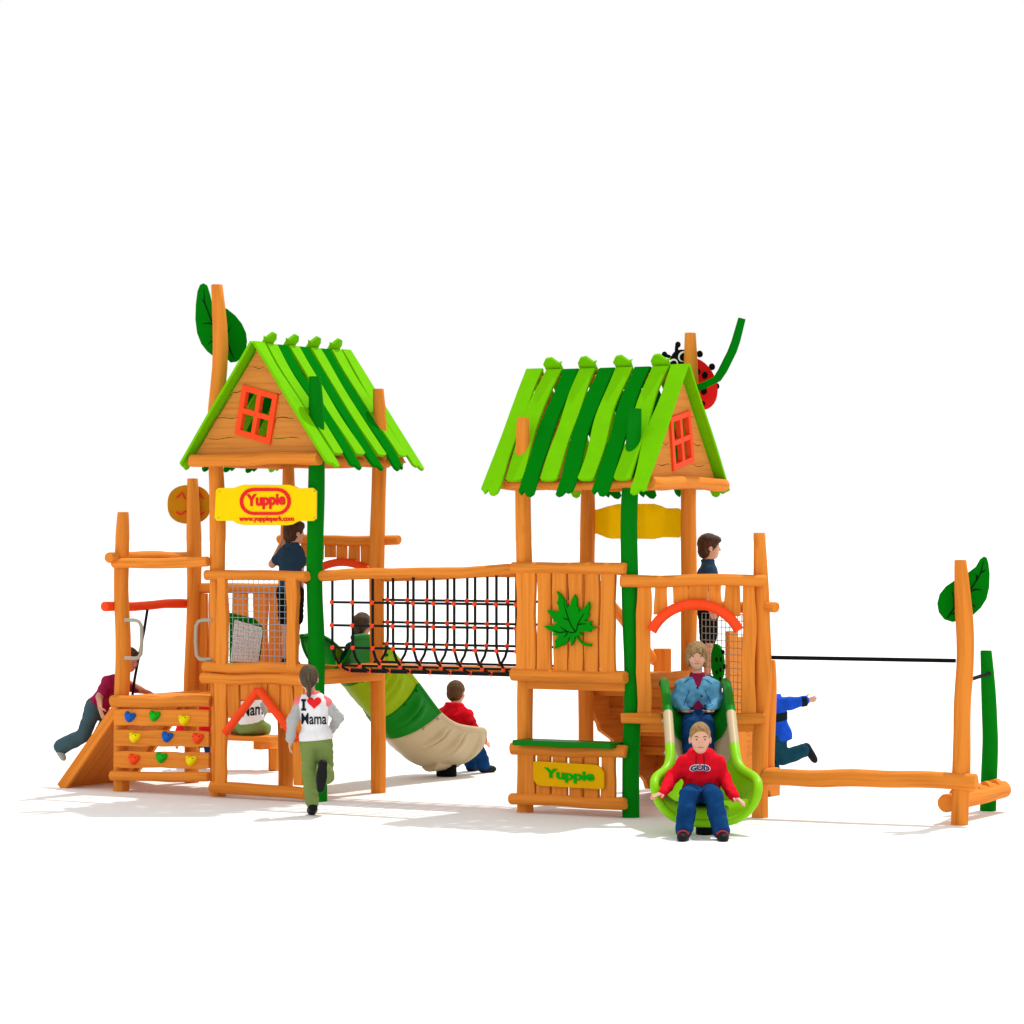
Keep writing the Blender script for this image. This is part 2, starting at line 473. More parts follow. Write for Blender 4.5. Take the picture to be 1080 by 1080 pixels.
# rear face: arch panel above slide entrance
O = B1 + v * .08
log('top_rail', B1 + v * .03 - u * .12 + Z * 2.30, R1 + v * .06 + u * .18 + Z * 2.30, .045, parent=t1)
for i in range(7):
    x0 = 306 + i * 12.6
    yb = 612 - 24 * math.sin(math.pi * (i + .5) / 7)
    vplank(t1, x0, x0 + 11.4, 572, yb, O, -v, t=.04, wav=.007)
arch = [onp(361 + 49 * math.cos(a_), 642 - 49 * math.sin(a_), O - v * .06, -v) for a_ in np.linspace(math.pi - .62, .72, 16)]
tube('door_arch', arch, .037, RO, t1, 14)
# yellow sign, both lettered lines
O = L1 - v * .135
sgn = [(229, 517), (232, 514.6), (248, 514.5), (252, 513), (259, 511), (306, 511.3), (312, 513), (316, 515), (331, 514.5), (334.6, 518), (334.3, 547), (331, 549.5), (316, 549.5), (309, 553.2), (303, 554), (258, 553.8), (252, 552.5), (247, 549.5), (230, 549.3), (227.6, 546)]
sg = pxplate('sign', [sgn], O, n1, .02, YEL, t1, bevel=.003)
def stadium(x0, y0, x1, y1, m=10):
    r = (y1 - y0) / 2; cy = (y0 + y1) / 2; r2 = r * 1.0
    return [(x0 + r2 - r2 * math.sin(a_), cy - r * math.cos(a_)) for a_ in np.linspace(0, math.pi, m)] + [(x1 - r2 + r2 * math.sin(a_), cy + r * math.cos(a_)) for a_ in np.linspace(0, math.pi, m)]
pxplate('logo_ring', [stadium(253, 514.6, 307, 543.2), stadium(256.5, 518, 303.5, 540)], O + n1 * .021, n1, .008, RED, sg, bevel=.002)
def yup(a, b):
    return a, b * (1 - .16 * math.sin(math.pi * min(1, a * 1.02)) * 0) + .0
lettering('lettering', 'Yuppie', O + n1 * .021, n1, (260, 521, 301, 537.5), .003, RED, sg, bold=.040, warp=lambda a, b: (a, b + .10 * (a - .2)))
lettering('lettering', 'www.yuppiepark.com', O + n1 * .021, n1, (252.5, 544.3, 310, 551.2), .003, RED, sg, bold=.022)
for x, y in ((231.5, 518), (331.5, 518), (230.3, 546), (331.5, 546)):
    q = onp(x, y, O + n1 * .021, n1)
    ellipsoid('screw', q, u, Z, v, .008, .008, .005, GREYM, sg, 10, 6)
# roof
n_fr = -v
Of = (L1 + N1) / 2 - v * .25
ap = onp(266, 361, Of, n_fr); eL = onp(190, 491, Of, n_fr); eR = onp(343, 487, Of, n_fr)
hw1 = (eR - eL).dot(u) / 2; rise1 = ap.z - (eL.z + eR.z) / 2
ap = (eL + eR) / 2 + Z * rise1
Lr1 = 1.58
roof(t1, ap, v, Lr1, u, hw1 - .02, rise1 - .02, 11, -1)
Og = ap + v * .13; Og.z = 0
gable(t1, ap, Og, n_fr, u, hw1, rise1, [(259.5, 407), (295.5, 417), (287.5, 468), (251.5, 457)],
      [(268, 388, 281, 388, .35), (243, 414, 258.5, 413, .45), (293, 416, 300, 415, .45), (229, 442, 254, 440, .4), (291, 441, 313, 440.5, .5), (219, 463, 252, 462, .35), (289, 462, 319, 462, .5)], 0)
gable(t1, ap, ap + v * (Lr1 - .16), n_fr, u, hw1, rise1, None, [], 0)
zl = eL.z + .045
log('eave_beam', ap + v * .04 - u * (hw1 - .09) + Z * (zl - ap.z), ap + v * .04 + u * (hw1 - .085) + Z * (zl - ap.z), .055, parent=t1, wob=.014, seed=5)
log('eave_beam', ap + v * (Lr1 - .13) - u * (hw1 - .12) + Z * (zl - ap.z), ap + v * (Lr1 - .13) + u * (hw1 - .12) + Z * (zl - ap.z), .045, parent=t1)
for sgn_ in (1, -1):
    log('eave_beam', ap + v * .2 + u * sgn_ * (hw1 - .23) + Z * (zl - ap.z - .01), ap + v * (Lr1 - .2) + u * sgn_ * (hw1 - .23) + Z * (zl - ap.z - .01), .045, parent=t1)

# leaf ornaments on the high post (zoom coordinates of a 70x95 px view, 11.37x)
def zc(pts, x0, y0, k): return [(x0 + a / k, y0 + b / k) for a, b in pts]
def leaf(name, outline, veins, O, n, parent, mat=DG, t=.03, r=.006):
    lf = pxplate(name, [outline], O, n, t, mat, parent, bevel=.004)
    for vn in veins:
        p = [onp(x, y, O + V(n) * (t + .001), n) for x, y in vn]
        tube('vein', p, r, VEIN, lf, 6, rr=[r] * (len(p) - 1) + [r * .4])
    return lf
Ol = L1 + YA * .10
leaf('leaf', zc([(175, 45), (135, 65), (105, 140), (85, 300), (80, 480), (100, 640), (150, 770), (220, 860), (300, 925), (340, 800), (330, 560), (290, 380), (250, 180), (215, 70)], 200, 295, 11.37),
     [zc(q, 200, 295, 11.37) for q in ([(290, 560), (240, 440), (200, 330), (175, 270), (170, 120)], [(185, 280), (145, 235)], [(270, 535), (230, 520), (155, 530)], [(290, 720), (220, 775)], [(300, 690), (245, 685)])],
     Ol, V((-.25, -1, 0)).normalized(), t1)
leaf('leaf', zc([(380, 330), (440, 350), (540, 430), (620, 530), (670, 640), (682, 740), (670, 840), (620, 930), (560, 985), (490, 995), (400, 900), (360, 700), (360, 480)], 200, 295, 11.37),
     [zc(q, 200, 295, 11.37) for q in ([(440, 700), (490, 850), (530, 945)], [(450, 640), (490, 570)])],
     Ol + YA * .02, V((.3, -1, 0)).normalized(), t1)
# green maze panel seen behind the wire mesh
Om = L1 + v * .55
mz = pxplate('maze_panel', [[(242, 646), (268, 652), (276, 660), (278, 664), (274, 697), (242, 699)]], Om, V((.15, -1, 0)).normalized(), .03, DG, t1)
wv = pxplate('maze_weave', [[(247.5, 653.5), (276, 662), (277, 666), (272.5, 697), (271, 698), (243, 698)]], Om + V((0, -.035, 0)), V((.15, -1, 0)).normalized(), .012, WHITEP, mz)
vs, fs = [], []
c0, c1, c2, c3 = (247.5, 653.5), (276.5, 662), (272.5, 697.5), (242.5, 697.5)
nn = V((.15, -1, 0)).normalized(); OO = Om + V((0, -.05, 0))
def bi(a, b): return (c0[0] * (1 - a) * (1 - b) + c1[0] * a * (1 - b) + c2[0] * a * b + c3[0] * (1 - a) * b, c0[1] * (1 - a) * (1 - b) + c1[1] * a * (1 - b) + c2[1] * a * b + c3[1] * (1 - a) * b)
rr_ = random.Random(3)
for i in range(10):
    for j in range(10):
        a, b = (i + .5) / 10, (j + .5) / 10
        if (i + j) % 2: q = (bi(a - .055, b), bi(a + .055, b))
        else: q = (bi(a, b - .055), bi(a, b + .055))
        g1, g2, _ = tube_geo([onp(*q[0], OO, nn), onp(*q[1], OO, nn)], [.0017] * 2, 5, True, off=len(vs)); vs += g1; fs += g2
link_mesh('maze_line', vs, fs, GREYM, wv)

# ------------------------------------------------------------------ CLIMBING PLATFORM (far left)
cp = thing('climbing_platform', 'low wooden platform with coloured climbing holds, slanted ramp, red bar and honey smiling disc', 'climbing frame', (P0 + Q0) / 2)
post('post', [(130, 541), (129, 575), (127.5, 612), (128, 640), (130, 665), (130, 700), (128, 740), (128, 834)], P0.y, WOOD, cp, 16)
post('post', [(203, 505.5), (204, 550), (205, 600), (204.5, 640), (203, 680), (201, 720), (202, 780), (202, 826)], Q0.y, WOOD, cp, 15.5)
log('cross_log', P0 - v * .17 + u * -.02 + Z * zat(588, P0.y), Q0 + v * .1 + Z * zat(588, P0.y), .05, parent=cp)
log('cross_log', P0 - v * .08 - u * .035 + Z * zat(594.5, P0.y), L1 - v * .10 - u * .06 + Z * zat(592, L1.y), .047, parent=cp)
log('red_bar', P0 - v * .13 - u * .10 + Z * zat(639.5, P0.y), Q0 + v * .05 - u * .08 + Z * zat(639.5, P0.y), .044, mat=RO, parent=cp)
log('cross_log', P0 - v * .10 - u * .035 + Z * zat(739, P0.y), L1 - v * .09 - u * .04 + Z * zat(739.5, L1.y), .052, parent=cp)
log('cross_log', P0 - v * .11 - u * .04 + Z * zat(817.5, P0.y), L1 - v * .10 - u * .05 + Z * zat(818.5, L1.y), .044, parent=cp)
cc = (P0 + B1) / 2
board('deck', cc + Z * .855, u, v, Z, 1.02, 1.02, .045, WOOD, cp)
Oc = P0 - v * .07
ex, ey, nc = basis(-v)
for k, (ya, yb, la, lb) in enumerate(((747.5, 764.5, 748.5, 766), (769.5, 786.5, 771, 787.5), (792, 809, 793.5, 810.5))):
    fl, fr = sm_noise(k * 7 + 1), sm_noise(k * 7 + 4)
    lo = [(123 + i * 10, yb + (lb - yb) * i / 10 + .7 * fl(i * .8)) for i in range(11)]
    hi = [(123 + i * 10, ya + (la - ya) * i / 10 + .7 * fr(i * .8)) for i in range(11)]
    pxplate('climbing_board', [lo + hi[::-1]], Oc, -v, .045, WOOD, cp, bevel=.008)
Oh = Oc - v * .046
def hold(x, y, mat, rot):
    c = onp(x, y, Oh, -v)
    prof = [(-.062, .022), (-.058, .040), (-.042, .052), (-.020, .044), (-.004, .032), (.018, .038), (.042, .040), (.060, .028), (.060, .008), (.040, -.018), (.012, -.042), (-.012, -.056), (-.036, -.046), (-.056, -.016)]
    ca, sa = math.cos(rot), math.sin(rot)
    prof = [(a * ca - b * sa, a * sa + b * ca) for a, b in prof]
    vs, fs = [], []
    n = -v
    lay = [(1, 0), (1.0, .012), (.9, .028), (.68, .042), (.35, .048)]
    m = len(prof)
    for s, h in lay:
        for a, b in prof: vs.append(c + u * (a * s) + Z * (b * s) + n * h)
    for l in range(len(lay) - 1):
        for i in range(m):
            j = (i + 1) % m
            fs.append((l * m + i, (l + 1) * m + i, (l + 1) * m + j, l * m + j))
    fs.append([(len(lay) - 1) * m + i for i in range(m - 1, -1, -1)])
    o = link_mesh('climbing_hold', vs, fs, mat, cp, smooth=True)
    sb = o.modifiers.new('sub', 'SUBSURF'); sb.levels = 1; sb.render_levels = 2
    for sx in (-.032, .032):
        q = c + u * (sx * ca - .018 * sa) + Z * (sx * sa + .018 * ca) + n * .040
        ellipsoid('screw', q, u, Z, n, .007, .007, .006, BLK, o, 8, 6)
for x, y, m_, r_ in ((138, 756, HB, -.05), (164, 755, HG, -.0), (195.2, 759, HYEL, .08), (143, 777.6, HYEL, -.0), (177.3, 777, HB, -.04), (209.6, 778.6, RO, .05), (142.3, 800.6, RO, 0), (171.2, 798.8, HG, 0), (202.6, 802, HYEL, .1)):
    hold(x, y, m_, r_)
# grab handles
for x, dr, dd in ((132, 1, P0), (224, -1, L1)):
    Oq = dd - v * .07
    p = [(x, 654), (x + dr * 10, 654), (x + dr * 14.5, 655.5), (x + dr * 17, 660), (x + dr * 17.5, 675), (x + dr * 16.5, 690), (x + dr * 13.5, 694), (x + dr * 9, 694.5), (x, 694)]
    if dr < 0: p = [(a, b + (1 if b > 670 else 0)) for a, b in p]
    tube('grab_handle', [onp(a, b, Oq, -v) for a, b in p], .017, GREYM, cp, 10)
# ramp: boards falling away to the left with a thick side edge
rt = P0 + Z * .86; rb = onp(63, 829, P0, v); rb.z = .02
rdir = (rb - rt); rl = rdir.length; rdir.normalize()
rn = v.cross(rdir); rn = rn if rn.z > 0 else -rn
board('ramp', (rt + rb) / 2 + v * .50 - rn * .02, rdir, v, rn, rl, .96, .04, WOOD, cp)
for k in (0, 1):
    board('ramp_side', (rt + rb) / 2 + v * (.00 + 1.0 * k) - rn * .03, rdir, v, rn, rl, .05, .10, WOOD, cp)
# climbing rope from the red bar
rp = [W(155.5, 643, 29.1), W(152, 665, 29.12), W(146.5, 692, 29.15), W(142, 716, 29.2), W(139.5, 735, 29.2)]
tube('climbing_rope', rp, .013, ROPE, cp, 8)
# rear guard of the platform, tall boards
O = Q0 + v * .06
log('top_rail', Q0 + v * .05 + Z * zat(621, 29.5), B1 + v * .1 - u * .05 + Z * zat(621, 29.3), .05, parent=cp)
for x0, x1 in ((208, 221), (221.5, 242.5), (246.5, 264), (268.5, 284.5), (285.5, 297)):
    vplank(cp, x0, x1, 626, 731, O, -v, t=.04, taper=.006 if x0 < 280 else 0)
# smiling disc on the far post
Od = Q0 + YA * .09
nd = V((0, -1, 0))
disc = [(197.5 + (20.5 + 2.2) * math.copysign(abs(math.cos(a)) ** .86, math.cos(a)), 532 + 20.5 * math.copysign(abs(math.sin(a)) ** .8, math.sin(a))) for a in np.linspace(0, 2 * math.pi, 40, endpoint=False)]
sm = pxplate('smiling_disc', [[(x + 2.2, y) for x, y in disc]], Od, nd, .03, HONEY, cp)
for q in ([(300, 355), (388, 258), (450, 378)], [(655, 355), (737, 262), (805, 380)], [(285, 630), (365, 675), (455, 615), (545, 680), (635, 690), (720, 690), (820, 630)]):
    pts = [onp(170 + a / 18, 505 + b / 18, Od + nd * .033, nd) for a, b in q]
    tube('face_line', pts, .009, RED, sm, 6)

# ------------------------------------------------------------------ NET BRIDGE
nb = thing('net_bridge', 'suspended walkway with black rope net sides and orange red knots between the two towers', 'rope bridge', (N1 + L2) / 2)
wid = 1.04
for off, nm in ((0, 'hand_rail'), (wid, 'hand_rail')):
    zl_, zr_ = (zat(607.5, N1.y), zat(600.5, L2.y)) if off == 0 else (zat(608, R1.y), zat(602, B2.y))
    log('hand_rail', N1 + v * off + u * .05 + Z * zl_, L2 + v * off - u * .03 + Z * zr_, .047, parent=nb, wob=.015)
blen = (L2 - N1).dot(u)
bdir = u
def Bp(a, off, z): return N1 + bdir * a + v * off + Z * z
a_list = []; b_list = [(onp(x, 650, N1 + v * wid, v) - N1).dot(u) for x in (409, 430, 450.5, 472, 492.8, 514, 535.8, 557, 578, 599)]
for x in (350.5, 372, 393, 414.5, 436, 457.5, 479, 501, 523.5, 544.5):
    q = onp(x, 650, N1, v); a_list.append((q - N1).dot(u))
LV = [(0.0, 1.755), (0.0, 1.553), (.01, 1.358), (.13, 1.197), (.28, 1.145)]
kn = None
def knot(p, parent):
    global kn
    if kn is None:
        kn = ellipsoid('rope_clamp', p, u, v, Z, .021, .021, .021, RO, parent, 8, 6)
        me = kn.data
        c = p - root_of(parent).location
        for q in me.vertices: q.co -= c
        kn.location = c
    else:
        o = kn.copy(); COL.objects.link(o); o.parent = parent; o.location = p - root_of(parent).location
for side in (0, 1):
    for a in (b_list if side else a_list):
        a = min(a, blen - .03)
        off = lambda o: o if side == 0 else wid - o
        sz = .03 if side else 0
        top = zat(604, N1.y - a * .5) if side == 0 else 1.99
        path = [Bp(a, off(0), top), Bp(a, off(0), 1.6), Bp(a, off(.0), 1.42), Bp(a, off(.01), 1.34), Bp(a, off(.05), 1.265), Bp(a, off(.13), 1.197), Bp(a, off(.21), 1.16), Bp(a, off(.28), 1.145), Bp(a, .52, 1.135)]
        ro = tube('net_rope', path, .0125, ROPE, nb, 7)
        for o_, z_ in LV: knot(Bp(a, off(o_), z_) + v * -.009, ro)
    for o_, z_ in LV:
        oo = o_ if side == 0 else wid - o_
        tube('long_rope', [Bp(a_list[0] if side == 0 else .02, oo, z_), Bp(blen - .02, oo, z_ )], .0115 if o_ < .2 else .018, ROPE, nb, 7)
for i in range(12):
    a0 = .04 + (blen - .08) * i / 12
    board('deck_plank', Bp(a0 + (blen - .08) / 24, wid / 2, 1.168), v, u, Z, .44, (blen - .08) / 12 - .012, .05, WOOD, nb, .004)

# ------------------------------------------------------------------ RIGHT TOWER
t2 = thing('playhouse_tower', 'wooden tower with maple leaf panel, striped green roof, counter and ladybird', 'play tower', (L2 + R2) / 2, 'roofed play towers')
post('post', [(551.5, 441), (551.5, 500), (551.5, 540), (553, 600), (555, 650), (555.5, 690), (553.5, 725), (553.5, 790), (554, 857)], L2.y, WOOD, t2, 17)
post('post', [(670, 432), (668, 470), (664, 520), (663, 560), (664, 600), (665, 640), (667, 700), (667, 760), (665, 800), (665.5, 862)], N2.y, PG, t2, 18)
post('post', [(728, 352), (729, 390), (728, 420), (726, 500), (726, 560), (727, 620), (726, 700), (727, 850)], R2.y, WOOD, t2, 16.5)
post('post', [(620, 500), (620, 545), (619, 600), (618, 660), (618, 730), (618, 780), (618, 847)], B2.y, WOOD, t2, 16.5)
board('deck', (L2 + R2) / 2 + Z * 1.14, u, v, Z, 1.0, 1.0, .04, WOOD, t2)
n2 = -v
log('top_rail', L2 - v * .10 - u * .075 + Z * zat(598.5, L2.y), N2 - v * .10 + u * .0 + Z * zat(600, N2.y), .050, parent=t2)
log('bottom_rail', L2 - v * .10 - u * .075 + Z * zat(711, L2.y), N2 - v * .10 - u * .0 + Z * zat(714, N2.y), .053, parent=t2)
board('deck_edge', (L2 + N2) / 2 - v * .02 + Z * 1.11, u, v, Z, .95, .05, .13, WOOD, t2)
board('deck_edge', (N2 + R2) / 2 + u * .02 + Z * 1.12, v, u, Z, .95, .05, .13, WOOD, t2)
O = L2 - v * .075
for x0, x1 in ((546.5, 567), (568.5, 583.8), (585, 600.5), (601.8, 617.3), (618.5, 633.8), (634.8, 651)):
    vplank(t2, x0, x1, 600, 709, O, n2, wav=.009)
# maple leaf
ml = [(790, 920), (780, 960), (720, 960), (650, 930), (590, 870), (550, 800), (530, 860), (515, 910), (485, 955), (475, 890), (470, 800), (455, 830), (420, 900), (370, 950), (365, 910), (330, 950), (280, 980), (225, 1000), (245, 940), (235, 870), (270, 830), (290, 795), (195, 785), (235, 755), (150, 715), (60, 650), (190, 645), (240, 620), (280, 610), (220, 575), (190, 510), (140, 450), (115, 410), (170, 405), (230, 425), (300, 435), (290, 350), (265, 285), (285, 270), (290, 200), (265, 120), (320, 165), (365, 220), (385, 290), (400, 255), (410, 300), (425, 380), (440, 345), (470, 350), (490, 250), (540, 170), (570, 240), (575, 360), (600, 365), (600, 420), (585, 465), (635, 390), (640, 415), (700, 350), (755, 280), (770, 360), (740, 470), (765, 485), (720, 540), (685, 575), (740, 575), (800, 580), (775, 615), (780, 640), (830, 660), (890, 665), (840, 690), (780, 705), (775, 745), (720, 735), (660, 735), (605, 750), (650, 780), (670, 805), (610, 805), (572, 790), (605, 850), (655, 895), (720, 922)]
mv = ([(530, 740), (470, 650), (430, 560), (390, 430), (355, 290)], [(430, 555), (385, 550), (340, 525)], [(530, 740), (470, 755), (410, 735), (350, 700), (300, 660)], [(410, 735), (300, 750), (240, 740), (190, 710)], [(410, 750), (390, 790), (350, 825)], [(535, 740), (555, 690), (560, 640), (600, 560), (665, 455)], [(560, 632), (620, 620), (700, 620)])
leaf('maple_leaf', zc(ml, 570, 615, 14.4), [zc(q, 570, 615, 14.4) for q in mv], O + n2 * .052, n2, t2, mat=GLET, t=.025, r=.0045)
# counter
O = L2 - v * .08
log('counter_rail', L2 - v * .11 - u * .075 + Z * zat(789, L2.y), N2 - v * .11 + u * .01 + Z * zat(792, N2.y), .053, parent=t2)
log('counter_rail', L2 - v * .11 - u * .075 + Z * zat(842, L2.y), N2 - v * .11 + u * .0 + Z * zat(846.5, N2.y), .050, parent=t2)
for x0, x1 in ((547, 566.5), (568.2, 583), (584.5, 600), (602, 617), (618.5, 633.5), (635.5, 650.5)):
    vplank(t2, x0, x1, 792, 845, O, n2, wav=.008)
a = onp(550, 783, L2 - v * .10, n2); b = onp(653, 785, L2 - v * .10, n2)
board('counter_top', (a + b) / 2 - v * .03, u, v, Z, (b - a).dot(u) , .26, .045, SDG, t2, .008)
Ow = O + n2 * .062
def rc(cx, cy, r, a0, a1, m=6): return [(cx + r * math.cos(math.radians(a0 + (a1 - a0) * i / m)), cy + r * math.sin(math.radians(a0 + (a1 - a0) * i / m))) for i in range(m + 1)]
gs = rc(566, 805.5, 2.5, 180, 270) + rc(627, 817, 11, -88, 0) + rc(635.5, 829.5, 2.3, 0, 90) + rc(573, 819.5, 9.5, 95, 180)
sk = lambda p: (p[0], p[1] + (p[0] - 601) * .012)
gsg = pxplate('counter_sign', [[sk(p) for p in gs]], Ow, n2, .02, GOLD, t2, bevel=.004)
lettering('lettering', 'Yuppie', Ow + n2 * .021, n2, (574, 811, 627, 824.5), .003, GLT2, gsg, bold=.042, warp=lambda a, b: (a, b - .28 * (a - .5) - .1 * math.sin(a * 3)))
# yellow sign on the far side
O = B2 + v * .11
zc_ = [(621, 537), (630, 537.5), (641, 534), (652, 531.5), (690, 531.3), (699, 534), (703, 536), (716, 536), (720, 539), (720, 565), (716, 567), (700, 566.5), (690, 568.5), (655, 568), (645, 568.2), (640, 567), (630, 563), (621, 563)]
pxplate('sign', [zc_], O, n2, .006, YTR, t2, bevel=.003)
# roof: gables face +u
nf = u
Of = (N2 + R2) / 2 + u * .27
ap2 = onp(727.5, 385.5, Of, nf); e1 = onp(682, 514, Of, nf); e2 = onp(770, 521, Of, nf)
hw2 = (e2 - e1).dot(v) / 2; rise2 = ap2.z - (e1.z + e2.z) / 2
ap2 = (e1 + e2) / 2 + Z * rise2
Lr2 = 1.57
roof(t2, ap2, -u, Lr2, v, hw2 - .02, rise2 - .02, 23, 1)
Og = ap2 - u * .12; Og.z = 0
gable(t2, ap2, Og, nf, v, hw2, rise2, [(702, 441), (722.5, 433.5), (727, 486), (705.5, 496)],
      [(722, 439.5, 728.5, 440.5, .4), (695, 468.5, 702, 468, .4), (726, 468, 736, 470, .45), (690, 490.5, 703, 490, .45), (727, 491, 740, 492, .35)], 0)
gable(t2, ap2, ap2 - u * (Lr2 - .13), nf, v, hw2, rise2, None, [], 0)
zl = e1.z + .04
log('eave_beam', ap2 - u * .03 - v * (hw2 - .12) + Z * (zl - ap2.z), ap2 - u * .03 + v * (hw2 - .06) + Z * (zl - ap2.z), .055, parent=t2, wob=.014)
log('eave_beam', ap2 - u * (Lr2 - .13) - v * (hw2 - .12) + Z * (zl - ap2.z), ap2 - u * (Lr2 - .13) + v * (hw2 - .12) + Z * (zl - ap2.z), .045, parent=t2)
for sgn_ in (1, -1):
    log('eave_beam', ap2 - u * .15 + v * sgn_ * (hw2 - .2) + Z * (zl - ap2.z), ap2 - u * (Lr2 - .15) + v * sgn_ * (hw2 - .2) + Z * (zl - ap2.z), .045, parent=t2)
# ladybird board behind the back post
Ob = R2 + YA * .12; nl = V((.12, -1, 0)).normalized()
def oval(cx, cy, a, b, rot, m=32):
    c, s = math.cos(rot), math.sin(rot)
    return [(cx + a * math.cos(t) * c - b * math.sin(t) * s, cy + a * math.cos(t) * s + b * math.sin(t) * c) for t in np.linspace(0, 2 * math.pi, m, endpoint=False)]
REDB = paint('ladybird_red', (.78, .006, .006, 1), .4, .3)
lb = pxplate('ladybird', [oval(734, 405, 29, 20.5, 1.15)], Ob, nl, .04, REDB, t2, bevel=.008)
hd = pxplate('ladybird_head', [oval(720.5, 380.5, 13.5, 11, .5)], Ob + nl * .012, nl, .045, BLK, lb, bevel=.008)
for a, b, s in ((715, 370, 0), (705, 376, 1)):
    ln = [(714.5, 375), (713.5, 370), (713.8, 365)] if s == 0 else [(709, 379), (705.5, 376), (701.5, 374.5)]
    tube('antenna', [onp(x, y, Ob + nl * .03, nl) for x, y in ln], .016, BLK, hd, 8)
    e = onp(*((715, 363.5) if s == 0 else (700.8, 374)), Ob + nl * .03, nl)
    ellipsoid('antenna_knob', e, u, Z, v, .026, .028, .02, BLK, hd, 12, 8)
for x, y, r in ((720.3, 376, 5), (709.8, 384, 5)):
    ey_ = pxplate('eye', [oval(x, y, r, r * 1.15, .5)], Ob + nl * .06, nl, .008, WHITEP, hd, bevel=.002)
    pxplate('pupil', [oval(x + .3, y + .4, r * .72, r * .85, .5)], Ob + nl * .069, nl, .006, BLK, ey_, bevel=.002)
for x, y, r in ((743.3, 395.8, 3.0), (742.4, 412.5, 3.2), (741, 426, 2.6), (736, 392, 2.6)):
    pxplate('spot', [oval(x, y, r, r * 1.25, .1)], Ob + nl * .041, nl, .006, BLK, lb, bevel=.002)
for x, y in ((737.6, 373.5), (750.5, 387), (755, 407.5)):
    pxplate('foot_knob', [oval(x, y, 3.0, 3.6, -.2)], Ob - nl * .01, nl, .035, BLK, lb, bevel=.004)
# bent leaf blade seen edge-on, fixed to the back post
bl = [(736, 409), (745, 405.5), (756.5, 399.5), (762, 391), (772, 371), (776, 360), (782.5, 336)]
TW = paint('blade_green', (.0015, .165, .005, 1), .7, .0)
vs, fs = [], []
dv = V((.0, 1, .015)).normalized()
for i, (x, y) in enumerate(bl):
    p = W(x, y, R2.y - .13); q = W(*bl[min(i + 1, 6)], R2.y - .13); o_ = W(*bl[max(i - 1, 0)], R2.y - .13)
    T = (q - o_).normalized(); N_ = T.cross(dv).normalized()
    hwid = (.06, .13, .17, .19, .17, .13, .05)[i]
    for s in (-1, 1):
        for w_ in (-1, 1): vs.append(p + N_ * (.030 * s) + dv * (hwid * w_))
for i in range(6):
    a = i * 4; b = a + 4
    for q in ((a, a + 1, b + 1, b), (a + 2, b + 2, b + 3, a + 3), (a, b, b + 2, a + 2), (a + 1, a + 3, b + 3, b + 1)): fs.append(q)
fs += [(0, 2, 3, 1), (24, 25, 27, 26)]
link_mesh('leaf_blade', vs, fs, TW, t2, bevel=.004)

# ------------------------------------------------------------------ SLIDE PLATFORM (triangular bay at the right)
sp = thing('slide_platform', 'low corner platform with red arch over its slide opening and wire mesh side', 'play platform', (N2 + PP + R2) / 3)
post('post', [(801, 563), (802, 590), (803, 640), (805, 690), (805, 725), (802, 770), (801.5, 862)], PP.y, WOOD, sp, 17.5)
nS = V((0, -1, 0))
O = N2 + nS * .09
log('top_rail', W(654.5, 612.5, 25.90), W(807.5, 612.5, 25.90), .050, parent=sp, seed=77, wob=.014)
vplank(sp, 671, 687, 616, 756, O + nS * -.03, nS, t=.04); vplank(sp, 782, 797, 616, 756, O + nS * -.03, nS, t=.04)
for x0, x1, yb in ((689, 705.5, 648), (708, 725, 636), (727, 745, 632), (747, 762.5, 636), (764, 780, 650)):
    vplank(sp, x0, x1, 616, yb, O + nS * -.03, nS, t=.04, wav=.016)
arch = [W(733.5 + 51.5 * math.sin(a), 688 - 51 * math.cos(a), 25.86) for a in np.linspace(-1.12, 1.10, 18)]
tube('door_arch', arch, .043, RO, sp, 16)
log('threshold_log', W(655, 757.5, 25.9), W(698, 757.5, 25.9), .045, parent=sp, wob=.004)
log('threshold_log', W(771, 757.5, 25.9), W(807.5, 757.5, 25.9), .045, parent=sp, wob=.004)
tri2 = [((p - N2).x, (p - N2).y) for p in (N2, PP, R2)]
plate('deck', [tri2], N2 + Z * .80, XA, YA, Z, .05, WOOD, sp)
board('deck_edge', (N2 + PP) / 2 + V((0, .0, .77)), XA, YA, Z, 1.0, .04, .12, WOOD, sp)
# right side guard with wire mesh and green beetle board
rd_ = (R2 - PP).normalized(); nr = rd_.cross(Z); nr = nr if nr.y < 0 else -nr
log('top_rail', PP - rd_ * .16 + V((.03, 0, zat(640.5, 25.95))), R2 + rd_ * -.06 + Z * zat(640.5, 25.95), .045, parent=sp)
wire_mesh('wire_mesh', PP + rd_ * .1 + Z * .88, rd_, Z, .75, .80, .058, .0032, GREYM, sp)
Ob2 = PP.lerp(R2, .5) + YA * .02
nb2 = V((-.75, -.66, 0)).normalized()
bt = pxplate('beetle_board', [oval(758.5, 699.5, 6.3, 20, -.05)], Ob2, nb2, .03, GLET, sp, bevel=.004)
for x, y in ((755.6, 695.5), (760.5, 695.5), (759.8, 706.5), (756, 709), (759.8, 716)):
    pxplate('spot', [oval(x, y, 1.1, 2.3, 0)], Ob2 + nb2 * .031, nb2, .004, BLK, bt, bevel=0)
for x, y in ((756.5, 681.5), (763, 688), (765, 703)):
    pxplate('foot_knob', [oval(x, y, 1.5, 2.6, 0)], Ob2 - nb2 * .004, nb2, .03, BLK, bt, bevel=0)

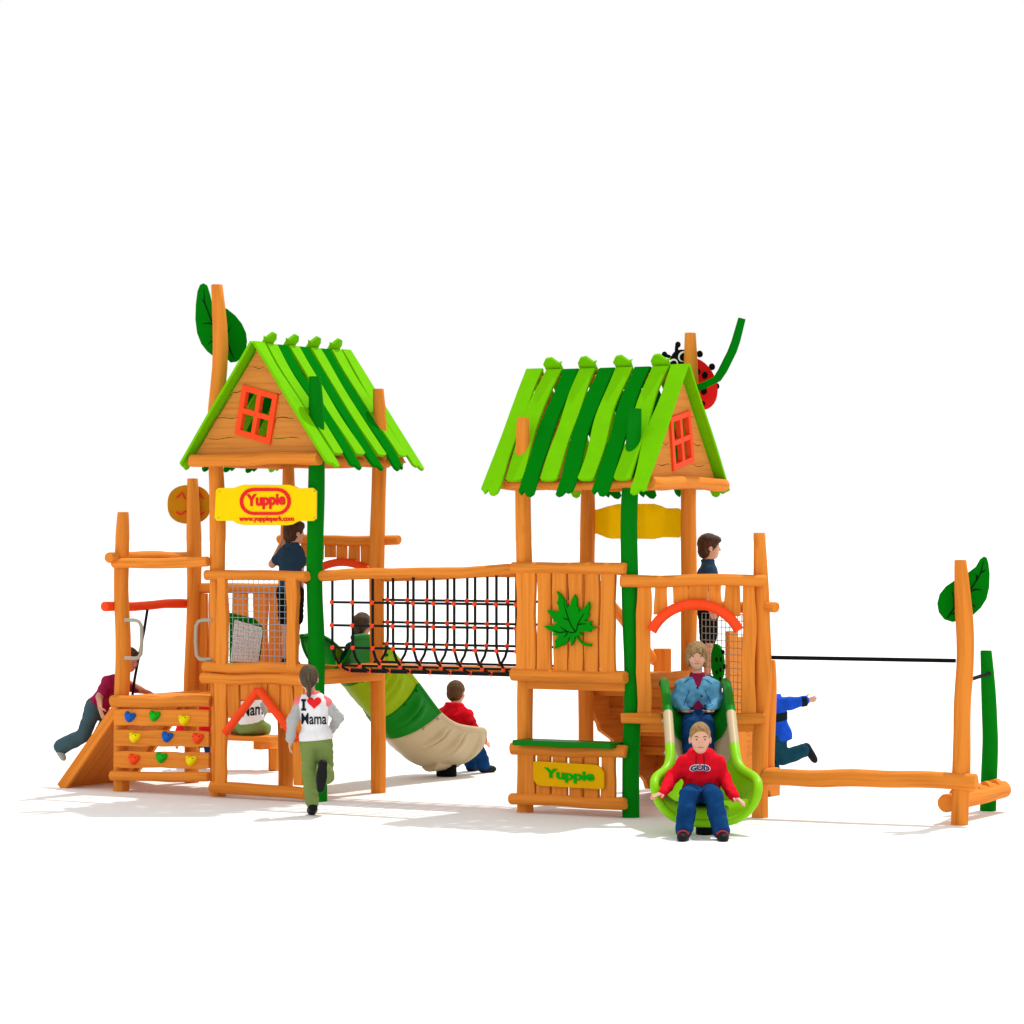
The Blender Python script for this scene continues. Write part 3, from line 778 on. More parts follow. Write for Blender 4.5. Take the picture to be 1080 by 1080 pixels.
# ------------------------------------------------------------------ STAIRCASE behind the right tower
st = thing('staircase', 'wooden steps with side boards descending behind the maple leaf tower', 'stairs', (B2 + R2) / 2 + v * .8)
nst = 5; run = .30; rise_ = 1.15 / (nst + 1)
for side, base in ((0, B2 + v * .06), (1, R2 + v * .06 + u * .10)):
    p2 = []
    top_ = [(0, 1.15)]
    for i in range(nst):
        top_ += [((i) * run + .02, 1.15 - (i) * rise_), ((i) * run + .02, 1.15 - (i + 1) * rise_ + .02)] if i else [(.02, 1.15), (.02, 1.15 - rise_ + .02)]
        top_ += [((i + 1) * run + .02, 1.15 - (i + 1) * rise_ + .02)]
    top_ += [(nst * run + .02, .0)]
    low = [(nst * run - .16, .0), (nst * run - .2, .06)]
    for i in range(nst - 1, 0, -1):
        low += [((i) * run - .13, 1.15 - (i) * rise_ - .34), ((i) * run - .17, 1.15 - i * rise_ - .27), ((i) * run - .215, 1.15 - i * rise_ - .235)]
    low += [(.0, .86)]
    clean = []
    for q in top_ + low:
        if not clean or (abs(q[0] - clean[-1][0]) + abs(q[1] - clean[-1][1])) > .004: clean.append((q[0], max(q[1], 0)))
    plate('stringer', [clean], base, v, Z, u, .045, WOOD, st, grain='x', z0=-.02)
for i in range(nst):
    c = (B2 + R2) / 2 + u * .05 + v * (.06 + run * i + run / 2 + .02) + Z * (1.15 - (i + 1) * rise_ + .04)
    board('tread', c, u, v, Z, 1.12, run + .02, .035, WOOD, st)
    board('riser', c - v * (run / 2 - .02) + Z * (rise_ / 2 - .045) , u, Z, v, 1.10, rise_ + .03, .03, WOOD, st)
# newel posts, hand rails and side boards
q = W(698.5, 684, 28.92)
board('newel_post', V((q.x, q.y, q.z / 2)), Z, XA, YA, q.z, .16, .12, WOOD, st)
log('stair_rail', B2 + v * .05 + Z * 2.0, V((q.x - .07, q.y, q.z - .12)), .045, parent=st)
post('newel_post', [(812, 697), (813, 720), (811, 760), (810, 800), (810, 839)], T0.y, WOOD, st, 14, toptaper=.85)
for k in range(4):
    t = (k + .5) / 4
    c = (R2 + u * .16 + v * .38).lerp(T0 - v * .12 - u * .05, t)
    hgt = 1.56 - .40 * t + (.04 if k % 2 else 0)
    plank('side_board', c + Z * .0, v, Z, -u if False else u, .17, hgt, .04, WOOD, st, wav=.012)
# ------------------------------------------------------------------ BALANCE COURSE (right)
bc = thing('balance_course', 'low log balance beam with black hand bar, leaf topped post and short green post', 'balance beam', S0)
post('post', [(1013, 591.5), (1015, 625), (1018, 665), (1018.5, 700), (1015, 740), (1014.5, 790), (1012, 870)], S0.y, WOOD, bc, 18.5)
post('post', [(1040, 687), (1043, 740), (1044.5, 780), (1043, 820), (1042, 855)], U0.y, PG, bc, 17, toptaper=.72)
log('balance_beam', PP + V((.02, -.03, .345)), W(1030, 824.8, S0.y - .11), .072, .070, parent=bc, wob=.016)
tube('hand_bar', [PP + V((.07, 0, 1.329)), S0 + V((-.03, 0, 1.329))], .0165, BLK, bc)
tube('hand_bar', [S0 + V((.02, 0, 1.155)), U0 + V((.0, -.06, 1.17))], .0165, BLK, bc)
a = W(1002, 847.5, S0.y + .02); b = W(1056, 833, U0.y - .10)
a += V((.02, .12, 0)); b = b + V((.0, 0.0, 0))
nl_ = log('notched_log', a - (b - a).normalized() * .1, b + (b - a).normalized() * .05, .076, parent=bc, wob=.003)
ab = (b - a)
for k in range(5):
    p = a + ab * (.12 + .19 * k) + Z * .055
    vs, fs, uv = tube_geo([p - ab.normalized() * .045, p + ab.normalized() * .045], [.05, .05], 12, True)
    link_mesh('step_block', vs, fs, WOOD, nl_, uv, True, 40)
leaf('leaf', zc([(690, 80), (725, 100), (745, 170), (760, 300), (755, 470), (720, 620), (650, 730), (560, 815), (450, 880), (290, 912), (190, 880), (120, 790), (100, 680), (130, 560), (210, 460), (320, 385), (420, 320), (500, 280), (590, 210), (640, 120)], 980, 580, 12),
     [zc(q, 980, 580, 12) for q in ([(230, 862), (310, 740), (430, 600), (530, 490), (610, 370), (655, 280), (685, 145)], [(655, 285), (690, 270), (705, 245)], [(600, 380), (605, 330), (585, 298)], [(530, 520), (590, 500), (670, 508)], [(315, 740), (315, 600), (285, 530)], [(275, 800), (340, 812)], [(545, 690), (580, 725)])],
     S0 + YA * .10, V((0, -1, 0)), bc, t=.03)

# ------------------------------------------------------------------ SLIDES
def crom(st, m):
    A = np.array(st, dtype=float); n = len(A); out = []
    T = []
    for i in range(n - 1):
        p0, p1, p2, p3 = A[max(i - 1, 0)], A[i], A[i + 1], A[min(i + 2, n - 1)]
        for k in range(m):
            t = k / m
            out.append(.5 * ((2 * p1) + (-p0 + p2) * t + (2 * p0 - 5 * p1 + 4 * p2 - p3) * t * t + (-p0 + 3 * p1 - 3 * p2 + p3) * t ** 3)); T.append(i + t)
    out.append(A[-1]); T.append(n - 1)
    return np.array(out), np.array(T)
def slide(parent, O, fwd, lat, stations, sections, rim_r, ribs=(), m=10, K=28, pw=.85, thick=.03, ridge=.02, end_r=.03, xe=.75):
    A, T = crom(stations, m)
    def prof(row, t, k, grow=0):
        a = math.pi * k / K
        hf = 1 - abs(math.sin(a)) ** pw
        x = -(row[4] + grow) * math.copysign(abs(math.cos(a)) ** xe, math.cos(a))
        if hf < .98:
            g = sum(math.exp(-((t + .25 * hf - c) / s) ** 2) - .8 * math.exp(-((t + .25 * hf - c - 1.9 * s) / s) ** 2) for c, s in ribs) * ridge * max(0, math.sin(math.pi * min(max((hf - .05) / .8, 0), 1)))
            x += math.copysign(g, x) if abs(x) > .02 else 0
        s = row[0] + (row[2] - row[0]) * hf; z = row[1] + (row[3] - row[1]) * hf
        return O + fwd * s + lat * x + Z * z
    for (ta, tb, mat) in sections:
        idx = [i for i in range(len(T)) if ta - 1e-6 <= T[i] <= tb + 1e-6]
        vs, fs = [], []
        for i in idx:
            for k in range(K + 1): vs.append(prof(A[i], T[i], k))
        for j in range(len(idx) - 1):
            for k in range(K):
                q = j * (K + 1) + k
                fs.append((q, q + 1, q + K + 2, q + K + 1))
        o = link_mesh('slide_section', vs, fs, mat, parent, smooth=True)
        so = o.modifiers.new('solid', 'SOLIDIFY'); so.thickness = thick; so.offset = 0
        last = tb >= len(stations) - 1
        Lp = [prof(A[i], T[i], 0) for i in idx]; Rp = [prof(A[i], T[i], K) for i in idx]
        if last:
            run_ = Lp + [prof(A[idx[-1]], T[idx[-1]], k) for k in range(1, K)] + Rp[::-1]
            pts = [run_[0]]
            for q in run_[1:]:
                if (q - pts[-1]).length > .035: pts.append(q)
            for _ in range(2): pts = [pts[0]] + [pts[i - 1] * .25 + pts[i] * .5 + pts[i + 1] * .25 for i in range(1, len(pts) - 1)] + [pts[-1]]
            tube('rolled_rim', pts, rim_r, mat, o, 14, rr=[rim_r + (end_r - rim_r) * math.sin(math.pi * i / (len(pts) - 1)) ** 2 for i in range(len(pts))])
        else:
            for p in (Lp, Rp): tube('side_rail', p, rim_r, mat, o, 14)
        # flange at the upper end of the section
        if ta > 0:
            i = idx[0]
            p = [prof(A[i], T[i], k, .012) for k in range(K + 1)]
            tube('flange', p, .022, mat, o, 8)
            for k in range(2, K - 1, 4):
                q = prof(A[i], T[i], k, .036); ellipsoid('bolt', q, fwd, lat, Z, .018, .018, .018, DG if mat in (SOL, SDG) else GREYM, o, 8, 6)
    return A, T, prof
s1 = thing('slide', 'short open slide, green, tan and lime, flaring to a wide lime bowl at its foot', 'slide', V((1.52, 24.6, 0)), 'plastic slides')
SO = V((1.522, 26.0, 0))
st1 = [(-.15, .84, -.15, 1.1, .257), (.08, .84, .06, 1.11, .257), (.4, .66, .5, .95, .257), (.8, .40, .97, .66, .258), (1.02, .28, 1.12, .535, .268), (1.18, .235, 1.22, .475, .315), (1.34, .21, 1.34, .45, .375), (1.46, .205, 1.43, .42, .402), (1.52, .19, 1.49, .395, .408), (1.55, .14, 1.515, .375, .407), (1.56, .095, 1.525, .36, .405)]
slide(s1, SO, V((0, -1, 0)), XA, st1, [(0, 2.2, SDG), (2.2, 3, TAN), (3, 10, SLG)], .040, end_r=.034, pw=1.0)
log('foot', V((1.516, 24.52, 0)), V((1.516, 24.52, .12)), .075, mat=BLK, parent=s1, wob=0, n=3)
s2 = thing('slide', 'deep curved slide with olive and green sections and a tan bowl behind the net bridge', 'slide', V((-.72, 30.4, 0)), 'plastic slides')
SO2 = (B1 + R1) / 2
st2 = [(-.1, 1.10, -.1, 1.41, .28), (.10, 1.04, .22, 1.40, .28), (.34, .92, .55, 1.26, .28), (.76, .62, 1.00, .945, .285), (1.03, .42, 1.40, .64, .295), (1.27, .27, 1.65, .52, .32), (1.55, .14, 1.85, .48, .35), (1.95, .09, 2.00, .46, .365), (2.14, .10, 2.12, .45, .36), (2.19, .13, 2.16, .43, .345)]
slide(s2, SO2, v, u, st2, [(0, 1.8, SDG), (1.8, 3, SOL), (3, 4, SDG), (4, 9, TAN)], .026, ribs=((2.15, .09), (2.55, .09), (3.45, .10), (4.9, .13), (5.9, .16), (7.4, .14)), pw=1.1, ridge=.05, m=20, xe=1.15)
log('pedestal', SO2 + v * 1.60 + u * .05 + Z * .17, SO2 + v * 2.08 + u * .05 + Z * .17, .10, mat=TAN, parent=s2, wob=0, n=3)
log('foot', SO2 + v * 1.93 + u * .05, SO2 + v * 1.93 + u * .05 + Z * .13, .10, mat=BLK, parent=s2, wob=0, n=3)

# ------------------------------------------------------------------ BENCH under the left tower
bn = thing('bench', 'plain wooden bench beneath the left tower', 'bench', V((-2.6, 31.1, 0)))
bx = lambda px, py, d: W(px, py, d)
c = bx(246, 778, 31.0)
board('seat', V((c.x, c.y + .12, c.z)), u, v, Z, 1.05, .34, .05, WOOD, bn)
for px, dd in ((288.5, 31.1), (205, 31.7)):
    q = bx(px, 812, dd)
    board('seat_support', V((q.x - .08, q.y + .05, c.z - .075)), v, u, Z, .30, .10, .09, WOOD, bn)
    log('leg', V((q.x, q.y, 0)), V((q.x, q.y, c.z - .11)), .055, parent=bn, wob=.003)


# ------------------------------------------------------------------ PEOPLE: one continuous distance-field body each, clothes and hair as children
SKIN = paint('skin', (.66, .36, .25, 1), .5, .3, var=.06, scale=20, bump=.03)
SKIN2 = paint('skin_ruddy', (.52, .25, .17, 1), .5, .3, var=.06, scale=20, bump=.03)
bpyS = None
for m_ in (SKIN, SKIN2):
    b_ = m_.node_tree.nodes['Principled BSDF']; b_.inputs['Subsurface Weight'].default_value = .12
    b_.inputs['Subsurface Radius'].default_value = (.02, .008, .005); b_.inputs['Subsurface Scale'].default_value = .3
def fabric(name, c, var=.12, scale=14, bump=.7, bscale=26):
    return paint(name, c, .85, .12, var, scale, bump, bscale)
def hairm(name, c1, c2):
    m, nt, b = base_mat(name)
    tc = nt.nodes.new('ShaderNodeTexCoord'); mp = nt.nodes.new('ShaderNodeMapping'); mp.inputs['Scale'].default_value = (130, 130, 12)
    n = nt.nodes.new('ShaderNodeTexNoise'); n.inputs['Scale'].default_value = 1; n.inputs['Detail'].default_value = 3
    nt.links.new(tc.outputs['Object'], mp.inputs[0]); nt.links.new(mp.outputs[0], n.inputs['Vector'])
    mx = nt.nodes.new('ShaderNodeMix'); mx.data_type = 'RGBA'; mx.inputs[6].default_value = c1; mx.inputs[7].default_value = c2
    mr = nt.nodes.new('ShaderNodeMapRange'); mr.inputs[1].default_value = .35; mr.inputs[2].default_value = .65
    nt.links.new(n.outputs['Fac'], mr.inputs[0]); nt.links.new(mr.outputs[0], mx.inputs[0]); nt.links.new(mx.outputs[2], b.inputs['Base Color'])
    bp = nt.nodes.new('ShaderNodeBump'); bp.inputs['Strength'].default_value = .5; bp.inputs['Distance'].default_value = .01
    nt.links.new(n.outputs['Fac'], bp.inputs['Height']); nt.links.new(bp.outputs[0], b.inputs['Normal'])
    b.inputs['Roughness'].default_value = .6; b.inputs['Specular IOR Level'].default_value = .12
    return m
H_BR = hairm('brown_hair', (.035, .014, .008, 1), (.09, .040, .022, 1))
H_DB = hairm('dark_blond_hair', (.045, .030, .017, 1), (.11, .078, .047, 1))
H_BL = hairm('blond_hair', (.15, .088, .034, 1), (.40, .265, .12, 1))
H_SH = hairm('short_blond_hair', (.20, .11, .038, 1), (.38, .235, .10, 1))
H_SB = hairm('short_brown_hair', (.07, .036, .014, 1), (.13, .068, .026, 1))
F_WHITE = fabric('white_jersey', (.74, .74, .76, 1), .05)
F_GREY = fabric('grey_jersey', (.40, .40, .40, 1), .08)
F_PINK = fabric('pink_jersey', (.80, .17, .19, 1), .06)
F_OLIVE = fabric('olive_trousers', (.175, .245, .07, 1))
F_NAVY = fabric('navy_polo', (.022, .052, .095, 1))
F_BLACK = fabric('black_shorts', (.006, .006, .007, 1))
F_DENIM = fabric('light_denim', (.12, .36, .57, 1), .35, 22)
F_JEAN = fabric('blue_jeans', (.005, .040, .135, 1), .8, 9)
F_TEAL = fabric('teal_jeans', (.008, .055, .085, 1), .5, 10)
F_CRIM = fabric('crimson_fleece', (.27, .012, .06, 1), .12)
F_RED = fabric('red_hoodie', (.64, .006, .018, 1), .08)
F_BLUE = fabric('blue_jacket', (.010, .075, .55, 1), .2)
F_PRINT = fabric('navy_print', (.012, .045, .16, 1), .05)
F_DARK = fabric('dark_band', (.008, .014, .022, 1))
F_SLATE = fabric('slate_trousers', (.045, .088, .105, 1))
SHOE = paint('black_shoe', (.010, .010, .011, 1), .6, .3)
SHOER = paint('shoe_stripe', (.42, .03, .02, 1), .6, .2)
SOCK = fabric('grey_sock', (.42, .42, .45, 1))
EYEW = paint('eye_white', (.55, .53, .51, 1), .3, .4, bump=0)
IRIS = paint('iris', (.05, .07, .09, 1), .2, .5, bump=0)
LIP = paint('lip', (.50, .17, .15, 1), .5, .3, bump=0)
BROW = paint('brow', (.16, .085, .045, 1), .8, .1, bump=0)
SOLE = paint('shoe_sole', (.30, .31, .30, 1), .7, .2)

class Field:
    def __init__(s, lo, hi, h):
        s.h = h; s.lo = np.array(lo) - 3 * h; s.n = np.ceil((np.array(hi) + 3 * h - s.lo) / h).astype(int) + 1
        s.a = np.full(s.n, .25, dtype=np.float32)
        s.ax = [s.lo[i] + h * np.arange(s.n[i]) for i in range(3)]
    def win(s, lo, hi):
        i0 = np.clip(np.floor((np.array(lo) - s.lo) / s.h).astype(int), 0, s.n); i1 = np.clip(np.ceil((np.array(hi) - s.lo) / s.h).astype(int) + 1, 0, s.n)
        sl = tuple(slice(a, b) for a, b in zip(i0, i1))
        g = np.meshgrid(*[s.ax[i][sl[i]] for i in range(3)], indexing='ij')
        return sl, np.stack(g, -1)
    def add(s, pr, grow=0, k=.02, sub=False):
        m = .05 + k
        lo, hi = pr.bounds(grow + m)
        sl, P = s.win(lo, hi)
        if P.size == 0: return
        d = pr.dist(P) - grow
        a = s.a[sl]
        if sub: d = -d; h = np.maximum(k - np.abs(a - d), 0) / k; s.a[sl] = np.maximum(a, d) + h * h * k / 4
        else: h = np.maximum(k - np.abs(a - d), 0) / k; s.a[sl] = np.minimum(a, d) - h * h * k / 4
    def all(s):
        return np.stack(np.meshgrid(*s.ax, indexing='ij'), -1)
    def clip(s, p, n):              # keep the side n points to
        P = s.all(); d = -((P - np.array(p)) @ np.array(n))
        s.a = np.maximum(s.a, d.astype(np.float32))
    def wrinkle(s, amp, freq, seed):
        r = np.random.RandomState(seed); P = s.all(); w = np.zeros(s.a.shape)
        for _ in range(6):
            q = r.normal(size=3) * freq * (.6 + r.rand()); q[2] *= 1.7
            w += np.sin(P @ q + r.rand() * 6.28 + 1.5 * np.sin(P @ (r.normal(size=3) * freq * .5)))
        s.a += (amp / 2.4 * w).astype(np.float32)
    def mesh(s):
        a = s.a.copy()
        a[0] = a[-1] = 1; a[:, 0] = a[:, -1] = 1; a[:, :, 0] = a[:, :, -1] = 1
        ins = a < 0; n = a.shape
        c = np.zeros([q - 1 for q in n], dtype=np.int8)
        for i in (0, 1):
            for j in (0, 1):
                for k in (0, 1): c += ins[i:n[0] - 1 + i, j:n[1] - 1 + j, k:n[2] - 1 + k]
        cell = np.argwhere((c > 0) & (c < 8))
        idx = np.full(c.shape, -1, dtype=np.int64); idx[tuple(cell.T)] = np.arange(len(cell))
        acc = np.zeros((len(cell), 3)); cnt = np.zeros(len(cell))
        cor = [(i, j, k) for i in (0, 1) for j in (0, 1) for k in (0, 1)]
        for A in cor:
            for ax in range(3):
                if A[ax]: continue
                B = list(A); B[ax] = 1
                va = a[tuple((cell + A).T)]; vb = a[tuple((cell + B).T)]
                m = (va < 0) != (vb < 0)
                t = np.where(m, va / np.where(m, va - vb, 1), 0)
                p = np.array(A, float)[None] + 0 * t[:, None]; p[:, ax] += t
                acc[m] += p[m]; cnt[m] += 1
        vs = s.lo + (cell + acc / cnt[:, None]) * s.h
        quads = []
        for ax in range(3):
            sl0 = [slice(0, q) for q in n]; sl1 = [slice(0, q) for q in n]
            sl0[ax] = slice(0, n[ax] - 1); sl1[ax] = slice(1, n[ax])
            i0 = ins[tuple(sl0)]; i1 = ins[tuple(sl1)]
            e = np.argwhere(i0 != i1)
            b, c2 = (ax + 1) % 3, (ax + 2) % 3
            fl = i0[tuple(e.T)]
            q = []
            for db, dc in ((-1, -1), (0, -1), (0, 0), (-1, 0)):
                o = e.copy(); o[:, b] += db; o[:, c2] += dc; q.append(idx[tuple(o.T)])
            q = np.stack(q, 1); q[~fl] = q[~fl][:, ::-1]
            quads.append(q)
        return vs, np.concatenate(quads)
class Cone:
    def __init__(s, a, b, ra, rb): s.a, s.b, s.ra, s.rb = np.array(a, float), np.array(b, float), ra, rb
    def bounds(s, m):
        r = max(s.ra, s.rb) + m
        return np.minimum(s.a, s.b) - r, np.maximum(s.a, s.b) + r
    def dist(s, P):
        ba = s.b - s.a; q = P - s.a
        t = np.clip(q @ ba / max(ba @ ba, 1e-9), 0, 1)
        return np.linalg.norm(q - t[..., None] * ba, axis=-1) - (s.ra + (s.rb - s.ra) * t)
class Ell:
    def __init__(s, c, R, r): s.c, s.R, s.r = np.array(c, float), np.array(R, float), np.array(r, float)
    def bounds(s, m): r = max(s.r) + m; return s.c - r, s.c + r
    def dist(s, P):
        q = (P - s.c) @ s.R.T
        k0 = np.linalg.norm(q / s.r, axis=-1); k1 = np.linalg.norm(q / (s.r ** 2), axis=-1)
        return np.where(k1 > 1e-9, k0 * (k0 - 1) / np.maximum(k1, 1e-9), -min(s.r))
def nrm(a): a = np.array(a, float); return a / np.linalg.norm(a)

def build(name, prims, mat, parent, h=.0065, k=.02, grow=0, clips=(), cuts=(), wr=None, smooth_it=1, cutk=.01):
    lo = np.min([p.bounds(grow)[0] for p in prims], 0); hi = np.max([p.bounds(grow)[1] for p in prims], 0)
    f = Field(lo, hi, h)
    for p in prims: f.add(p, grow, getattr(p, 'k', k))
    if wr: f.wrinkle(*wr)
    for c in cuts: f.add(c, 0, cutk, True)
    for c in clips: f.clip(*c)
    vs, q = f.mesh()
    # a light smoothing pass
    for _ in range(smooth_it):
        acc = np.zeros_like(vs); cnt = np.zeros(len(vs))
        for i in range(4):
            j = (i + 1) % 4
            np.add.at(acc, q[:, i], vs[q[:, j]]); np.add.at(cnt, q[:, i], 1)
            np.add.at(acc, q[:, j], vs[q[:, i]]); np.add.at(cnt, q[:, j], 1)
        vs = vs * .5 + .5 * acc / np.maximum(cnt, 1)[:, None]
    return link_mesh(name, [V(p) for p in vs], q.tolist(), mat, parent, smooth=True)

def bvh_of(o):
    off = root_of(o).location
    me = o.data
    return BVHTree.FromPolygons([p.co + off for p in me.vertices], [tuple(p.vertices) for p in me.polygons])

class Kid:
    """joints are read off the photo as (column, row, distance)"""
    def __init__(s, label, J, face, front, scale=1.0, fat=1.0, skin=None, hairmat=None, group=None, headr=1.0, look_up=0.0, category='child'):
        s.J = {k: np.array(W(*q)) if len(q) == 3 else np.array(q[0]) for k, q in J.items()}
        s.s, s.fat, s.skin = scale, fat, skin or SKIN
        J = s.J; z = (0, 0, 1)
        s.root = thing('person', label, category, V((float(J['pelvis'][0]), float(J['pelvis'][1]), float(min(p[2] for p in J.values())) - .05)), group)
        C = (J['ls'] + J['rs']) / 2; s.C = C.copy(); P = J['pelvis']
        s.up = nrm(C - P); s.lat = J['rs'] - J['ls']; s.lat = nrm(s.lat - s.up * (s.lat @ s.up))
        s.fr = np.cross(s.up, s.lat); 
        if s.fr @ np.array(front) < 0: s.fr = -s.fr
        s.R = np.stack([s.lat, s.fr, s.up])
        # head frame
        f = nrm(face); s.hf = f; s.hr = nrm(np.cross(f, z)); s.hu = np.cross(s.hr, f)
        s.hR = np.stack([s.hr, s.hf, s.hu]); s.hc = J['head']; s.hs = headr
        S_ = scale
        for q, sg in (('ls', 1), ('rs', -1)): J[q] = J[q] - s.up * .036 * S_ + s.lat * sg * .006 * S_
        if 'lh' not in J:
            s.J['lh'] = P - s.lat * .062 * S_ - s.up * .02 * S_; s.J['rh'] = P + s.lat * .062 * S_ - s.up * .02 * S_
        s.T = {}
        ft = fat
        s.T['torso'] = [Ell(P + s.up * .01, s.R, np.array([.112 * ft, .088 * ft, .095]) * S_),
                        Ell(P + (C - P) * .42, s.R, np.array([.100 * ft, .078 * ft, .13]) * S_),
                        Ell(P + (C - P) * .76, s.R, np.array([.118 * ft, .083 * ft, .12]) * S_),
                        Cone(J['ls'] * .9 + J['rs'] * .1, J['rs'] * .9 + J['ls'] * .1, .040 * S_, .040 * S_), Cone(C + s.up * .038 * S_, J['ls'], .038 * S_, .036 * S_), Cone(C + s.up * .038 * S_, J['rs'], .038 * S_, .036 * S_)]
        s.T['neck'] = [Cone(C + s.up * .0, s.hc - s.hu * .045 * s.hs - s.hf * .012, .045 * S_, .036 * S_)]
        for q in 'lr':
            a, b, c = J[q + 's'], J[q + 'e'], J[q + 'w']
            s.T[q + 'ua'] = [Cone(a, b, .039 * S_ * ft, .031 * S_)]
            s.T[q + 'us'] = [Cone(a, a + (b - a) * .62, .039 * S_ * ft, .037 * S_)]
            s.T[q + 'fa'] = [Cone(b, c, .031 * S_, .021 * S_)]
            h, kn, an = J[q + 'h'], J[q + 'k'], J[q + 'a']
            s.T[q + 'ts'] = [Cone(h, h + (kn - h) * .74, .066 * S_ * ft, .056 * S_)]
            s.T[q + 'th'] = [Cone(h, kn, .066 * S_ * ft, .046 * S_)]
            s.T[q + 'sh'] = [Cone(kn, kn * .55 + an * .45, .044 * S_, .043 * S_), Cone(kn * .55 + an * .45, an, .043 * S_, .027 * S_)]
            t = J[q + 't']; d = nrm(t - an)
            heel = an - np.array([0, 0, 1.0]) * .0
            # sole direction: perpendicular to shin within the shin/toe plane
            sh = nrm(an - kn); fd = t - an; 
            down = sh
            hl = an + down * .028 * S_ - nrm(fd - down * (fd @ down)) * .022 * S_
            s.T[q + 'ft'] = [Cone(hl, t, .026 * S_, .020 * S_), Cone(an, hl, .024 * S_, .026 * S_)]
            s.J[q + 'hl'] = hl
            s.T[q + 'hd'] = s.hand(q, c, nrm(J[q + 'f'] - c) if q + 'f' in J else nrm(c - b))
        hs = s.hs; hc = s.hc
        s.T['head'] = [Ell(hc + s.hu * .022 * hs - s.hf * .008 * hs, s.hR, np.array([.073, .088, .084]) * hs),
                       Ell(hc - s.hu * .038 * hs + s.hf * .018 * hs, s.hR, np.array([.056, .062, .066]) * hs),
                       Ell(hc - s.hu * .078 * hs + s.hf * .045 * hs, s.hR, np.array([.026, .024, .022]) * hs)]
        for sg in (-1, 1):
            s.T['head'].append(Ell(hc + s.hr * sg * .036 * hs - s.hu * .028 * hs + s.hf * .048 * hs, s.hR, np.array([.024, .024, .024]) * hs))
            e = Ell(hc + s.hr * sg * .073 * hs - s.hu * .012 * hs - s.hf * .004 * hs, s.hR, np.array([.010, .019, .028]) * hs); e.k = .006; s.T['head'].append(e)
        nz = Cone(hc + s.hf * .076 * hs + s.hu * .006 * hs, hc + s.hf * .091 * hs - s.hu * .025 * hs, .008 * hs, .0115 * hs); nz.k = .01
        s.T['head'].append(nz)
        allp = [p for k in s.T for p in s.T[k]]
        s.body = build('body', allp, s.skin, s.root, .0062, .022, smooth_it=1)
        s.face()
    def hand(s, q, w, d):
        S_ = s.s * .92
        side = s.lat if q == 'r' else -s.lat
        # palm normal: roughly towards the body, thumb towards the front
        th = s.fr - d * (s.fr @ d)
        if np.linalg.norm(th) < .25: th = s.up - d * (s.up @ d)
        th = nrm(th); pn = nrm(np.cross(d, th))
        if pn @ side > 0: pn = -pn
        pr = []
        pal = w + d * .038 * S_
        e = Ell(pal, np.stack([th, d, pn]), np.array([.030, .042, .014]) * S_); e.k = .012; pr.append(e)
        for i, (o, L) in enumerate(((.021, .052), (.0075, .060), (-.0065, .055), (-.020, .043))):
            a = w + d * .070 * S_ + th * o * S_
            b = a + (d * .55 + th * o * 4.5 * .55 + pn * .10) * L * S_
            c = b + (d * .42 + th * o * 2.5 * .45 + pn * .28) * L * S_
            for x, y, r0, r1 in ((a, b, .0082, .0076), (b, c, .0076, .0064)):
                k = Cone(x, y, r0 * S_, r1 * S_); k.k = .004; pr.append(k)
        a = w + d * .018 * S_ + th * .024 * S_; b = a + (d * .6 + th * .75 + pn * .15) * .034 * S_; c = b + (d * .9 + th * .35 + pn * .2) * .028 * S_
        for x, y, r0, r1 in ((a, b, .0105, .009), (b, c, .009, .007)):
            k = Cone(x, y, r0 * S_, r1 * S_); k.k = .006; pr.append(k)
        return pr
    def face(s):
        bv = bvh_of(s.body); hs = s.hs
        def hit(r, u_):
            o = s.hc + s.hr * r * hs + s.hu * u_ * hs + s.hf * .2
            p, n, i, d = bv.ray_cast(V(o), V(-s.hf))
            return np.array(p) if p else None
        A = [V(s.hr), V(s.hf), V(s.hu)]
        for sg in (-1, 1):
            p = hit(sg * .031, .004)
            if p is None: continue
            e = ellipsoid('eye', V(p - s.hf * .001), *A, .0120 * hs, .0050 * hs, .0045 * hs, EYEW, s.body, 12, 8)
            ellipsoid('iris', V(p + s.hf * .0032 * hs), *A, .0064 * hs, .0032 * hs, .0052 * hs, IRIS, e, 10, 6)
            pts = [hit(sg * x, y) for x, y in ((.016, .021), (.031, .026), (.046, .020))]
            if all(q is not None for q in pts): tube('eyebrow', [V(q + s.hf * .0005) for q in pts], .0034 * hs, BROW, s.body, 6, rr=[.003 * hs, .0042 * hs, .0022 * hs])
        pts = [hit(x, y) for x, y in ((-.024, -.054), (-.012, -.053), (0, -.0535), (.012, -.053), (.024, -.054))]
        if all(q is not None for q in pts): tube('mouth', [V(q - s.hf * .001) for q in pts], .005 * hs, LIP, s.body, 8, rr=[.002 * hs, .0048 * hs, .0054 * hs, .0048 * hs, .002 * hs])
    def H(s, r, f, u_): return s.hc + (s.hr * r + s.hf * f + s.hu * u_) * s.hs
